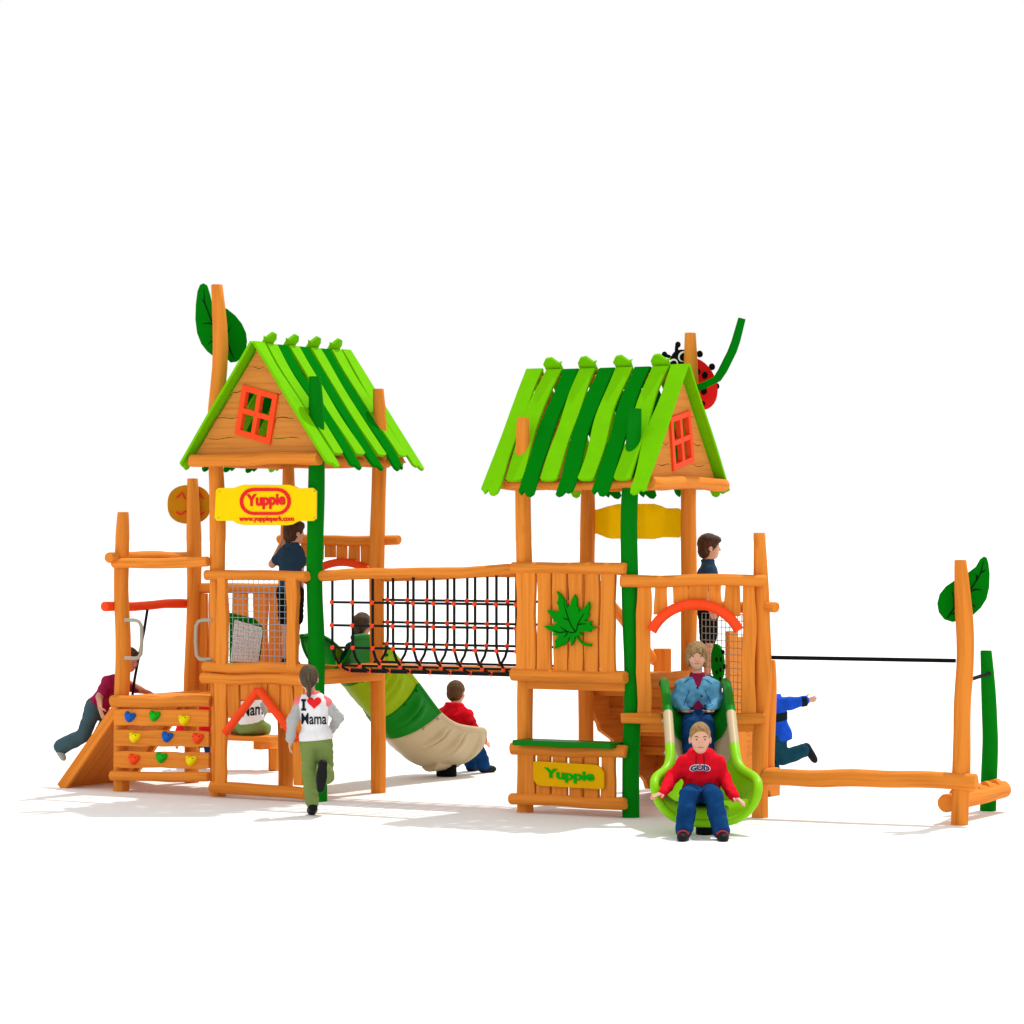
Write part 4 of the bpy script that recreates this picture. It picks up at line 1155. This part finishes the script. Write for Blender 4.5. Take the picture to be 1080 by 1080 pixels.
    def hair(s, mat, kind):
        hs = s.hs; E = lambda c, r: Ell(c, s.hR, np.array(r) * hs)
        pr = [E(s.H(0, -.012, .028), (.083, .096, .090))]
        cuts = []
        if kind == 'short':                     # boys: cropped, full face open
            pr = [E(s.H(0, -.012, .027), (.080, .094, .088)), E(s.H(0, -.035, -.02), (.070, .068, .062))]
            cuts = [E(s.H(0, .085, -.045), (.090, .085, .100)), E(s.H(.095, .055, -.07), (.06, .07, .085)), E(s.H(-.095, .055, -.07), (.06, .07, .085))]
        elif kind == 'crop':
            pr = [E(s.H(0, -.012, .030), (.077, .091, .089)), E(s.H(0, .0, .075), (.056, .068, .042)), E(s.H(0, -.035, -.015), (.066, .066, .055))]
            cuts = [E(s.H(0, .09, -.045), (.090, .085, .110)), E(s.H(.09, .05, -.09), (.06, .09, .085)), E(s.H(-.09, .05, -.09), (.06, .09, .085))]
        elif kind == 'mop':                     # longer sides with a parting
            pr = [E(s.H(0, -.012, .030), (.085, .099, .092)), E(s.H(0, -.045, -.03), (.070, .062, .075)), E(s.H(.0, .05, .060), (.062, .05, .040))]
            cuts = [E(s.H(0, .100, -.045), (.095, .080, .085)), E(s.H(.10, .06, -.085), (.06, .08, .065)), E(s.H(-.10, .06, -.085), (.06, .08, .065))]
        elif kind == 'bangs':
            pr = [E(s.H(0, -.008, .026), (.088, .099, .092)), E(s.H(.062, -.01, -.015), (.028, .060, .070)), E(s.H(-.062, -.01, -.015), (.028, .060, .070)), E(s.H(0, -.05, -.03), (.07, .055, .08)), E(s.H(0, .055, .042), (.066, .043, .046))]
            cuts = [E(s.H(0, .115, -.036), (.068, .080, .075))]
        elif kind == 'pony':
            pr = [E(s.H(0, -.014, .026), (.081, .097, .090)), E(s.H(0, -.05, -.02), (.066, .056, .065))]
            b_ = s.H(0, -.096, -.035); c_ = s.H(0, -.115, -.075); d_ = s.H(0, -.105, -.135); e_ = s.H(.004, -.095, -.165)
            pr += [Cone(b_, c_, .019 * hs, .022 * hs), Cone(c_, d_, .022 * hs, .016 * hs), Cone(d_, e_, .016 * hs, .006 * hs)]
            cuts = [E(s.H(0, .100, -.045), (.095, .085, .095)), E(s.H(.10, .06, -.085), (.06, .08, .075)), E(s.H(-.10, .06, -.085), (.06, .08, .075))]
        f = build('hair', pr, mat, s.root, .005, .015, cuts=cuts, cutk=.006, wr=(.0022, 110, 5))
        if kind == 'pony':
            t = s.H(0, -.098, -.045)
            tube('hair_tie', [V(t + s.hr * .02 * math.cos(a) + (s.hu * .02 + s.hf * .006) * math.sin(a)) for a in np.linspace(0, 6.28, 12)], .006, F_DARK, f, 6)
        return f
    def wear(s, name, parts, mat, grow, clips=(), wr=.004, extra=(), h=.0065, k=.025, seed=1, cuts=(), freq=30):
        pr = [p for q in parts for p in s.T[q]] + list(extra)
        return build(name, pr, mat, s.root, h, k, grow, clips=clips, cuts=cuts, wr=(wr, freq, seed) if wr else None)
    def hem(s, dz): return (s.J['pelvis'] + s.up * dz, s.up)
    def belt(s, dz): return (s.J['pelvis'] + s.up * dz, -s.up)
    def collar(s, dz): return (s.C + s.up * dz, -s.up)
    def legs_wear(s, mat, grow=.014, flare=.0, seed=2, belt=.06, name='trousers', full=True, wr=.0032):
        ex = []
        for q in 'lr':
            kn, an = s.J[q + 'k'], s.J[q + 'a']
            ex.append(Cone(kn, kn * .06 + an * .94, .046 * s.s, (.036 + flare) * s.s))
        pr = ['lth', 'rth', 'lsh', 'rsh'] if full else ['lth', 'rth']
        return s.wear(name, pr, mat, grow, clips=[s.belt(belt)] if belt is not None else [], extra=(ex if full else []) + ([s.T['torso'][0]] if belt is not None else [Ell(s.J['pelvis'] - s.up * .012, s.R, np.array([.105 * s.fat, .085 * s.fat, .085]) * s.s)]), seed=seed, wr=wr)
    def shoes(s, mat, grow=.010, sole=None, k=.014):
        for q in 'lr':
            t, hl, an = s.J[q + 't'], s.J[q + 'hl'], s.J[q + 'a']
            o = build('shoe', s.T[q + 'ft'] + [Ell((t + hl) / 2, np.stack([nrm(np.cross(t - hl, an - hl)), nrm(t - hl), nrm(np.cross(nrm(np.cross(t - hl, an - hl)), t - hl))]), np.array([.036, .095, .026]) * s.s)], mat, s.root, .006, k, grow)
            s.sh = o

def decal(name, body, kid, garment, box, mat, bold=.03, warp=None, mesh=None):
    """letters laid on a garment: outline seen in the photo rectangle, dropped on to the cloth"""
    bv = bvh_of(garment)
    if mesh: vs, fs, (x0, x1, y0, y1) = mesh
    else: vs, fs, (x0, x1, y0, y1) = text_geo(body, bold, 0, 5)
    # refine so that the letters can follow the cloth
    me = bpy.data.meshes.new('t'); me.from_pydata([tuple(p) for p in vs], [], fs)
    import bmesh
    bm = bmesh.new(); bm.from_mesh(me)
    bmesh.ops.remove_doubles(bm, verts=bm.verts, dist=1e-5)
    mxl = (x1 - x0) * .06
    for _ in range(4):
        es = [e for e in bm.edges if e.calc_length() > mxl]
        if not es: break
        bmesh.ops.subdivide_edges(bm, edges=es, cuts=1)
        bmesh.ops.triangulate(bm, faces=[f for f in bm.faces if len(f.verts) > 3])
    vs = [p.co.copy() for p in bm.verts]; bm.verts.index_update(); fs = [tuple(q.index for q in f.verts) for f in bm.faces]
    bm.free(); bpy.data.meshes.remove(me)
    out = []; ok = []
    for p in vs:
        a = (p.x - x0) / (x1 - x0); b = (p.y - y0) / (y1 - y0)
        if warp: a, b = warp(a, b)
        x = box[0] + (box[2] - box[0]) * a; y = box[3] + (box[1] - box[3]) * b
        D = ray(x, y).normalized(); h_ = bv.ray_cast(CAM, D)
        ok.append(h_[0] is not None)
        out.append(h_[0] - D * .004 if h_[0] is not None else V((0, 0, 0)))
    fs = [f for f in fs if all(ok[i] for i in f) and max((out[f[i]] - out[f[i - 1]]).length for i in range(len(f))) < .08]
    used = sorted({i for f in fs for i in f}); mp = {i: k for k, i in enumerate(used)}
    return link_mesh(name, [out[i] for i in used], [tuple(mp[i] for i in f) for f in fs], mat, garment)
def heart_mesh():
    pts = [V((16 * math.sin(t) ** 3, 13 * math.cos(t) - 5 * math.cos(2 * t) - 2 * math.cos(3 * t) - math.cos(4 * t), 0)) for t in np.linspace(0, 2 * math.pi, 40, endpoint=False)]
    tri = geometry.tessellate_polygon([pts])
    return pts, [tuple(t) for t in tri], (-16, 16, min(p.y for p in pts), max(p.y for p in pts))

# 1 running girl, seen from behind
D = 26.15
k1 = Kid('girl running in white printed top with grey sleeves and olive trousers, seen from behind',
    dict(head=(325.6, 715.5, D + .02), ls=(315.5, 738, D), rs=(344, 738, D), pelvis=(333.5, 781, D), le=(308.5, 759, D - .04), lw=(306, 780, D + .02), lf=(305.5, 795, D + .03),
         re=(357, 757, D + .02), rw=(349, 771, D + .18), lk=(326.5, 814, D + .03), la=(329.5, 848, D), lt=(328.6, 856.5, D + .15), rk=(344.5, 819, D + .10), ra=(340.5, 809.5, D - .17), rt=(338, 832.5, D - .21),
         lh=(326, 785, D), rh=(341.5, 785, D)),
    (-.08, 1, -.05), (0, 1, 0), 1.0)
k1.hair(H_DB, 'pony')
sh = k1.wear('shirt', ['torso'], F_WHITE, .016, clips=[k1.hem(.005), k1.collar(.052)], seed=3, wr=.003, extra=[Ell(k1.J['pelvis'] + k1.up * .03, k1.R, (.128, .106, .085))])
k1.wear('sleeve', ['lua', 'lfa'], F_GREY, .013, seed=4, freq=45); k1.wear('sleeve', ['rua', 'rfa'], F_GREY, .013, seed=5, freq=45)
for q in ('ls', 'rs'):
    a = k1.J[q]; build('shoulder_patch', [Cone(a * .72 + k1.C * .28 + k1.up * .018, a + k1.up * .004, .040, .046)], F_PINK, k1.root, .0065, .02, .0125)
build('collar', [Cone(k1.C + k1.up * .055 + k1.lat * .054 * math.cos(t) + k1.fr * .052 * math.sin(t), k1.C + k1.up * .055 + k1.lat * .054 * math.cos(t + .5) + k1.fr * .052 * math.sin(t + .5), .012, .012) for t in np.arange(0, 6.28, .45)], F_PINK, k1.root, .006, .012)
k1.legs_wear(F_OLIVE, .012, .008, belt=.03)
k1.shoes(SHOE)
build('sock', [Cone(k1.J['la'], k1.J['la'] + np.array([0, 0, .06]), .029, .032)], SOCK, k1.root, .006, .01)
ipts = [V((x, y, 0)) for x, y in ((0, 0), (10, 0), (10, 4), (7.6, 4), (7.6, 16), (10, 16), (10, 20), (0, 20), (0, 16), (2.4, 16), (2.4, 4), (0, 4))]
decal('letter_print', '', k1, sh, (317.6, 737.2, 322.8, 749.6), F_DARK, mesh=(ipts, [tuple(t) for t in geometry.tessellate_polygon([ipts])], (0, 10, 0, 20)))
decal('heart_print', '', k1, sh, (323.8, 735.5, 339, 748.3), RED, mesh=heart_mesh())
decal('letter_print', 'Mama', k1, sh, (317.8, 752, 344.5, 764), F_DARK, .017)

# 2 boy on the left tower, 3 the boy behind the right tower
def polo_boy(label, D, hx, P, face, front, J, hr=1.0):
    k = Kid(label, J, face, front, 1.0, headr=hr)
    k.hair(H_BR, 'mop')
    k.wear('polo_shirt', ['torso', 'lus', 'rus'], F_NAVY, .014, clips=[k.hem(-.01), k.collar(.05)], seed=7)
    ex = [Cone(k.J[q + 'h'], k.J[q + 'h'] + (k.J[q + 'k'] - k.J[q + 'h']) * .74, .070, .060) for q in 'lr']
    k.wear('shorts', ['lts', 'rts'], F_BLACK, .012, clips=[k.belt(.05)], extra=ex + [k.T['torso'][0]], seed=8, wr=.003)
    build('collar', [Cone(k.C + k.up * .045 + k.lat * .046 * math.cos(t) + k.fr * .046 * math.sin(t), k.C + k.up * .045 + k.lat * .046 * math.cos(t + .5) + k.fr * .046 * math.sin(t + .5), .014, .014) for t in np.arange(0, 6.28, .45)], F_NAVY, k.root, .006, .012)
    k.shoes(SHOE)
    return k
D = 28.45
polo_boy('boy in navy polo and black shorts leaning against left tower post, face turned aside', D, 0, 0, (.85, .55, 0), (.35, 1, 0),
    dict(head=(310.6, 561.5, D + .02), ls=(300.5, 578.5, D), rs=(315, 579, D - .03), pelvis=(306, 625, D), le=(287, 595, D + .05), lw=(295.5, 575.5, D + .12), lf=(298, 568, D + .13), re=(317, 599, D - .02), rw=(318, 620, D + .05),
         lk=(302.5, 661, D), la=(301.5, 696, D), lt=(303, 702, D + .12), rk=(311, 661, D - .02), ra=(311, 696, D), rt=(313, 702, D + .12), lh=(302, 628, D), rh=(311, 628, D)))
D = 27.3
polo_boy('boy in navy polo and black shorts standing behind the denim jacket girl, in profile', D, 0, 0, (1, .10, 0), (1, .1, 0),
    dict(head=(748.5, 577, D), ls=(746, 597, D + .13), rs=(747, 597, D - .13), pelvis=(747, 646, D), le=(742, 620, D + .15), lw=(748, 640, D + .16), re=(742, 620, D - .15), rw=(749, 640, D - .16),
         lk=(747, 680, D + .06), la=(746, 713, D + .06), lt=(759, 719, D + .06), rk=(747, 680, D - .06), ra=(746, 713, D - .06), rt=(759, 719, D - .06), lh=(747, 650, D + .06), rh=(747, 650, D - .06)))

# 4 denim jacket girl at the top of the front slide
D = 25.98
k4 = Kid('blond girl in light denim jacket over crimson fleece sitting at top of lime slide',
    dict(head=(734.8, 692, D - .08), ls=(719, 721, D), rs=(752.5, 721, D), pelvis=(735.6, 751, D + .02), le=(713.5, 738, D - .02), lw=(721.5, 750, D - .17), lf=(729, 751.5, D - .25), re=(757, 738, D - .02), rw=(750.5, 750, D - .17), rf=(743, 751.5, D - .25),
         lk=(727, 768, D - .42), la=(729, 805, D - .72), lt=(727, 808, D - .85), rk=(745.5, 768, D - .42), ra=(744, 805, D - .72), rt=(745, 808, D - .85), lh=(728.5, 755, D), rh=(743, 755, D)),
    (-.02, -1, -.02), (0, -1, 0), 1.0, headr=1.06)
k4.hair(H_BL, 'bangs')
k4.wear('fleece', ['torso', 'neck'], F_CRIM, .011, clips=[k4.hem(-.03), (k4.C + k4.up * .095, -k4.up)], seed=11, wr=.0025, extra=[Cone(k4.C, k4.C + k4.up * .1, .046, .044)])
pv, cf = k4.J['pelvis'], k4.fr
k4.wear('denim_jacket', ['torso', 'lua', 'rua', 'lfa', 'rfa'], F_DENIM, .026, clips=[k4.hem(.045), (k4.C + k4.up * .062, -k4.up)], seed=12, wr=.005,
    cuts=[Cone(pv + cf * .125 + k4.up * .02, pv + cf * .125 + k4.up * .17, .075, .012), Cone(k4.C + cf * .10 + k4.up * .075, k4.C + cf * .12 - k4.up * .06, .060, .010)])
jk = bpy.context.scene.objects['denim_jacket']
bv = bvh_of(jk)
def onjk(x, y, off=.003):
    h_ = bv.ray_cast(CAM, ray(x, y).normalized())
    return h_[0] - ray(x, y).normalized() * off if h_[0] else None
for line in ([(722, 720), (726, 716.5), (731, 715.5)], [(741, 716), (746, 717.5), (751, 721.5)], [(727, 728), (724.5, 735), (721.5, 742)], [(743.5, 728), (746.5, 735), (750, 742)], [(721, 743), (726, 745), (730, 746)], [(743, 746), (747, 745.5), (752, 743)]):
    p = [onjk(*q) for q in line]
    if all(p): tube('seam', p, .0028, F_JEAN, jk, 5)
for x, y in ((735.5, 725.5), (740, 734), (743.5, 744)):
    p = onjk(x, y)
    if p: ellipsoid('button', p, XA, Z, YA, .009, .009, .005, SHOE, jk, 10, 6)
k4.legs_wear(F_JEAN, .016, .006, belt=None, seed=13)
k4.shoes(SHOE)

# 5 red hoodie boy at the foot of the front slide
D = 24.62
def hoodie(label, J, face, front, fat=1.16, cut='crop', hm=H_SH, headr=1.08, gh=None, sk=None):
    k = Kid(label, J, face, front, 1.04, fat, headr=headr, group=gh, skin=sk)
    k.hair(hm, cut)
    ho = k.wear('hoodie', ['torso', 'lua', 'rua', 'lfa', 'rfa'], F_RED, .020, clips=[k.hem(-.05), k.collar(.085)], seed=21, wr=.006,
        extra=[Cone(k.C + k.up * .05 + k.lat * .055 * math.cos(t) + k.fr * (.05 * math.sin(t) - .005), k.C + k.up * .05 + k.lat * .055 * math.cos(t + .6) + k.fr * (.05 * math.sin(t + .6) - .005), .016, .016) for t in np.arange(0, 6.28, .5)] + [Ell(k.C - k.fr * .062 - k.up * .02, k.R, (.075, .03, .065))])
    k.legs_wear(F_JEAN, .018, .012, belt=None, seed=22, wr=.0035)
    k.shoes(SHOE, sole=1)
    return k, ho
k5, ho5 = hoodie('boy in red lettered hoodie sitting at foot of lime slide with arms spread',
    dict(head=(738.4, 779, D - .12), ls=(721.5, 801, D), rs=(757.5, 801, D), pelvis=(739.5, 832, D + .06), le=(709.5, 819, D + .02), lw=(699.5, 836.5, D - .24), lf=(687, 840, D - .30), re=(763, 820.5, D + .02), rw=(774, 840, D - .24), rf=(785, 847, D - .30),
         lk=(726, 839, D - .40), la=(721.5, 878, D - .52), lt=(719.5, 884, D - .66), rk=(752, 839, D - .40), ra=(761, 878, D - .52), rt=(763, 884.5, D - .66), lh=(732, 837, D + .03), rh=(747, 837, D + .03)),
    (0, -1, -.08), (0, -1, 0))
arc = lambda a, b: (a, b * .8 + .2 * (1 - (2 * a - 1) ** 2))
decal('letter_print', 'GUD', k5, ho5, (727.3, 806, 749.3, 814.4), WHITEP, .10, warp=arc)
lt = decal('letter_print', 'GUD', k5, ho5, (728.0, 806.6, 748.6, 813.8), F_PRINT, .05, warp=arc)
for p in lt.data.vertices: p.co.y -= .004
bv = bvh_of(ho5)
for line in ([(734.2, 796), (734, 801), (734.3, 806)], [(742.5, 796), (742.6, 803), (743, 808), (743.2, 816)]):
    p = []
    for q in line:
        h_ = bv.ray_cast(CAM, ray(*q).normalized())
        if h_[0]: p.append(h_[0] - ray(*q).normalized() * .003)
    if len(p) > 1: tube('drawstring', p, .0028, F_DARK, ho5, 6)
for q in 'lr':
    a, t = k5.J[q + 'a'], k5.J[q + 't']; c_ = a * .35 + t * .65
    for dz_ in (0, .022):
        x = nrm(np.cross(t - a, (0, 0, 1)))
        m_ = a * (.45 + dz_ * 12) + t * (.55 - dz_ * 12)
        tube('shoe_strap', [V(m_ + x * .042 * math.cos(w_) + np.array([0, 0, .036 + dz_ * .35]) * math.sin(w_)) for w_ in np.linspace(.25, 2.9, 8)], .007, SHOER, k5.sh, 6)

# 6 the boy seen from behind on the tan slide, 11 another sitting on the bench
D = 30.42
k6, ho6 = hoodie('boy in red hoodie seen from behind sitting at foot of tan slide',
    dict(head=(481.2, 730.5, D + .10), ls=(466, 750, D + .10), rs=(492.5, 750, D - .08), pelvis=(478, 781, D), le=(461, 768, D + .15), lw=(463, 784, D + .28), re=(498.5, 767, D + .1), rw=(509.5, 781, D + .34), rf=(517, 786, D + .40),
         lk=(490, 784, D + .45), la=(497, 806, D + .62), lt=(502, 810, D + .70), rk=(501, 783, D + .28), ra=(510, 807, D + .40), rt=(519, 811, D + .48), lh=(473, 783, D + .05), rh=(482, 783, D - .04)),
    (.45, .9, -.05), (.5, .87, 0), cut='short', hm=H_SB)
def copy_tree(o, parent=None):
    c = o.copy(); COL.objects.link(c)
    if parent: c.parent = parent
    for ch in o.children: copy_tree(ch, c)
    return c
k11 = copy_tree(k6.root); k11.location = k6.root.location + V((-2.50, .75, .0)); k11.rotation_euler.z = math.radians(32); k11['label'] = 'boy in red hoodie glimpsed through the gaps of the climbing boards'

# 7 child with ponytail at the top of the tan slide
D = 29.2
k7 = Kid('pony tailed child in teal jacket sitting atop the deep slide, behind the net',
    dict(head=(382.5, 658.5, D + .02), ls=(370, 680, D + .08), rs=(396, 680, D - .08), pelvis=(384, 706, D), le=(364.5, 695, D + .12), lw=(370, 706, D + .26), re=(401, 695, D - .02), rw=(403, 706, D + .15),
         lk=(392, 706, D + .45), la=(402, 730, D + .75), lt=(406, 732, D + .85), rk=(402, 708, D + .35), ra=(412, 732, D + .65), rt=(416, 735, D + .75)),
    (.5, .87, 0), (.5, .87, 0), 1.0)
k7.hair(H_DB, 'pony')
k7.wear('jacket', ['torso', 'lua', 'rua', 'lfa', 'rfa'], F_TEAL, .022, clips=[k7.hem(-.02), k7.collar(.03)], seed=31)
k7.wear('fleece', ['neck'], F_CRIM, .022, clips=[k7.collar(.07)], seed=33, extra=[Cone(k7.J['ls'] * .5 + k7.C * .5, k7.J['rs'] * .5 + k7.C * .5, .055, .055)])
k7.legs_wear(F_JEAN, .015, .006, belt=None, seed=32); k7.shoes(SHOE)

# 8 girl climbing the ramp
D = 29.15
k8 = Kid('girl in crimson short sleeved top and slate trousers climbing the slanted ramp',
    dict(head=(136.2, 696, D - .02), ls=(115.5, 716.5, D - .10), rs=(139, 720, D + .10), pelvis=(101.5, 747, D), le=(104.8, 735, D - .17), lw=(105.5, 747, D - .30), lf=(109, 759, D - .34), re=(147.5, 727.5, D + .12), rw=(158, 731, D + .20),
         lk=(88, 775.5, D - .06), la=(63.5, 788, D + .02), lt=(66.5, 799, D - .02), rk=(117, 755, D + .10), ra=(106, 776, D + .16), rt=(116, 776, D + .16), lh=(97.5, 750, D - .06), rh=(105, 751, D + .06)),
    (.75, -.5, -.25), (.7, -.35, -.5), 1.0, skin=SKIN2)
k8.hair(H_BR, 'mop')
k8.wear('shirt', ['torso', 'lus', 'rus'], F_CRIM, .015, clips=[k8.hem(-.02), k8.collar(.04)], seed=41)
k8.legs_wear(F_SLATE, .016, .022, seed=42, belt=.03); k8.shoes(SOLE, .006)

# 9 boy in the blue jacket running behind
D = 29.5
k9 = Kid('boy in blue jacket with dark band and teal jeans running behind the right platform post',
    dict(head=(806, 717, D), ls=(812.5, 739, D + .12), rs=(818, 738, D - .12), pelvis=(821, 774, D), re=(832, 741.5, D - .12), rw=(848.5, 739.5, D - .10), rf=(860, 737, D - .10), le=(799, 752, D + .14), lw=(790, 745, D + .10),
         rk=(825.5, 799, D - .06), ra=(848.5, 791.5, D - .05), rt=(858.5, 800.5, D - .05), lk=(812, 800, D + .06), la=(817, 820, D + .06), lt=(808, 824.5, D + .06), lh=(817, 778, D + .06), rh=(819, 778, D - .06)),
    (-1, .2, 0), (-1, .1, 0), 1.02)
k9.hair(H_BR, 'short')
k9.wear('jacket', ['torso', 'lua', 'rua', 'lfa', 'rfa'], F_BLUE, .026, clips=[k9.hem(-.07), k9.collar(.05)], seed=51, wr=.005, extra=[Ell(k9.J['pelvis'] - k9.up * .02, k9.R, (.12, .10, .09))])
k9.wear('jacket_band', ['torso'], F_DARK, .030, clips=[k9.hem(.12), k9.belt(.20)], seed=51, wr=.004)
a_, b_ = k9.J['re'], k9.J['rw']
build('cuff', [Cone(a_ * .25 + b_ * .75, b_ * 1.12 - a_ * .12, .053, .050)], F_DARK, k9.root, .0065, .01, 0, clips=[(a_ * .22 + b_ * .78, nrm(b_ - a_)), (b_ * 1.14 - a_ * .14, -nrm(b_ - a_))])
k9.legs_wear(F_TEAL, .018, .012, seed=52); k9.shoes(SHOE)

# 10 girl sitting on the bench, back to us
D = 30.95
k10 = Kid('girl in printed white top sitting on the bench, framed by the red triangle',
    dict(head=(262, 707, D + .05), ls=(247, 731, D + .02), rs=(274, 731, D - .02), pelvis=(264, 763, D), le=(242, 748, D + .08), lw=(250, 762, D + .2), re=(279, 748, D + .06), rw=(272, 762, D + .2),
         lk=(250, 769, D + .28), la=(268, 771, D + .33), lt=(276, 772, D + .36), rk=(278, 769, D + .26), ra=(262, 770, D + .25), rt=(254, 771, D + .28)),
    (0, 1, 0), (0, 1, 0), 1.0)
k10.hair(H_DB, 'pony')
s10 = k10.wear('shirt', ['torso'], F_WHITE, .018, clips=[k10.hem(.0), k10.collar(.045)], seed=3, extra=[Ell(k10.J['pelvis'] + k10.up * .07, k10.R, (.125, .10, .09))])
k10.wear('sleeve', ['lua', 'lfa'], F_GREY, .013, seed=4); k10.wear('sleeve', ['rua', 'rfa'], F_GREY, .013, seed=5)
k10.legs_wear(F_OLIVE, .022, .012, belt=None); k10.shoes(SHOE)
decal('letter_print', 'Mama', k10, s10, (255, 741.5, 283, 754.5), F_DARK, .017, warp=lambda a, b: (a, b + .28 * (a - .5)))


# ------------------------------------------------------------------ ground, light, camera
m, nt, b = base_mat('white_ground')
tc = nt.nodes.new('ShaderNodeTexCoord')
n = nt.nodes.new('ShaderNodeTexNoise'); n.inputs['Scale'].default_value = .8; n.inputs['Detail'].default_value = 8
nt.links.new(tc.outputs['Object'], n.inputs['Vector'])
mx = nt.nodes.new('ShaderNodeMix'); mx.data_type = 'RGBA'
mx.inputs[6].default_value = (.81, .805, .795, 1); mx.inputs[7].default_value = (.84, .835, .825, 1)
nt.links.new(n.outputs['Fac'], mx.inputs[0]); nt.links.new(mx.outputs[2], b.inputs['Base Color'])
b.inputs['Roughness'].default_value = .8; b.inputs['Specular IOR Level'].default_value = .1
G_ = 900
gr = link_mesh('ground', [(-G_, -G_, 0), (G_, -G_, 0), (G_, G_, 0), (-G_, G_, 0)], [(0, 1, 2, 3)], m)
gr['kind'] = 'structure'; gr['label'] = 'plain white studio ground'

w = bpy.data.worlds.new('World'); S.world = w; w.use_nodes = True
bg = w.node_tree.nodes['Background']; bg.inputs[0].default_value = (1, 1, 1, 1); bg.inputs[1].default_value = 1.0
sl = bpy.data.lights.new('sun', 'SUN'); sl.energy = 3.0; sl.angle = math.radians(1.2); sl.color = (1, .97, .91)
so = bpy.data.objects.new('sun', sl); COL.objects.link(so)
so.rotation_euler = V((-.30, -.40, -1)).to_track_quat('-Z', 'Y').to_euler()
so.location = (6, 34, 15)

cam = bpy.data.cameras.new('camera'); co = bpy.data.objects.new('camera', cam); COL.objects.link(co)
co.location = CAM; co.rotation_euler = (math.radians(90), 0, 0)
cam.sensor_width = 36; cam.lens = F / 1080 * 36; cam.shift_y = (HY - 540) / 1080
cam.clip_end = 3000; cam.clip_start = .5
S.camera = co
S.render.engine = 'CYCLES'
S.view_settings.view_transform = 'Standard'; S.view_settings.look = 'None'
S.view_settings.exposure = 0; S.view_settings.gamma = 1
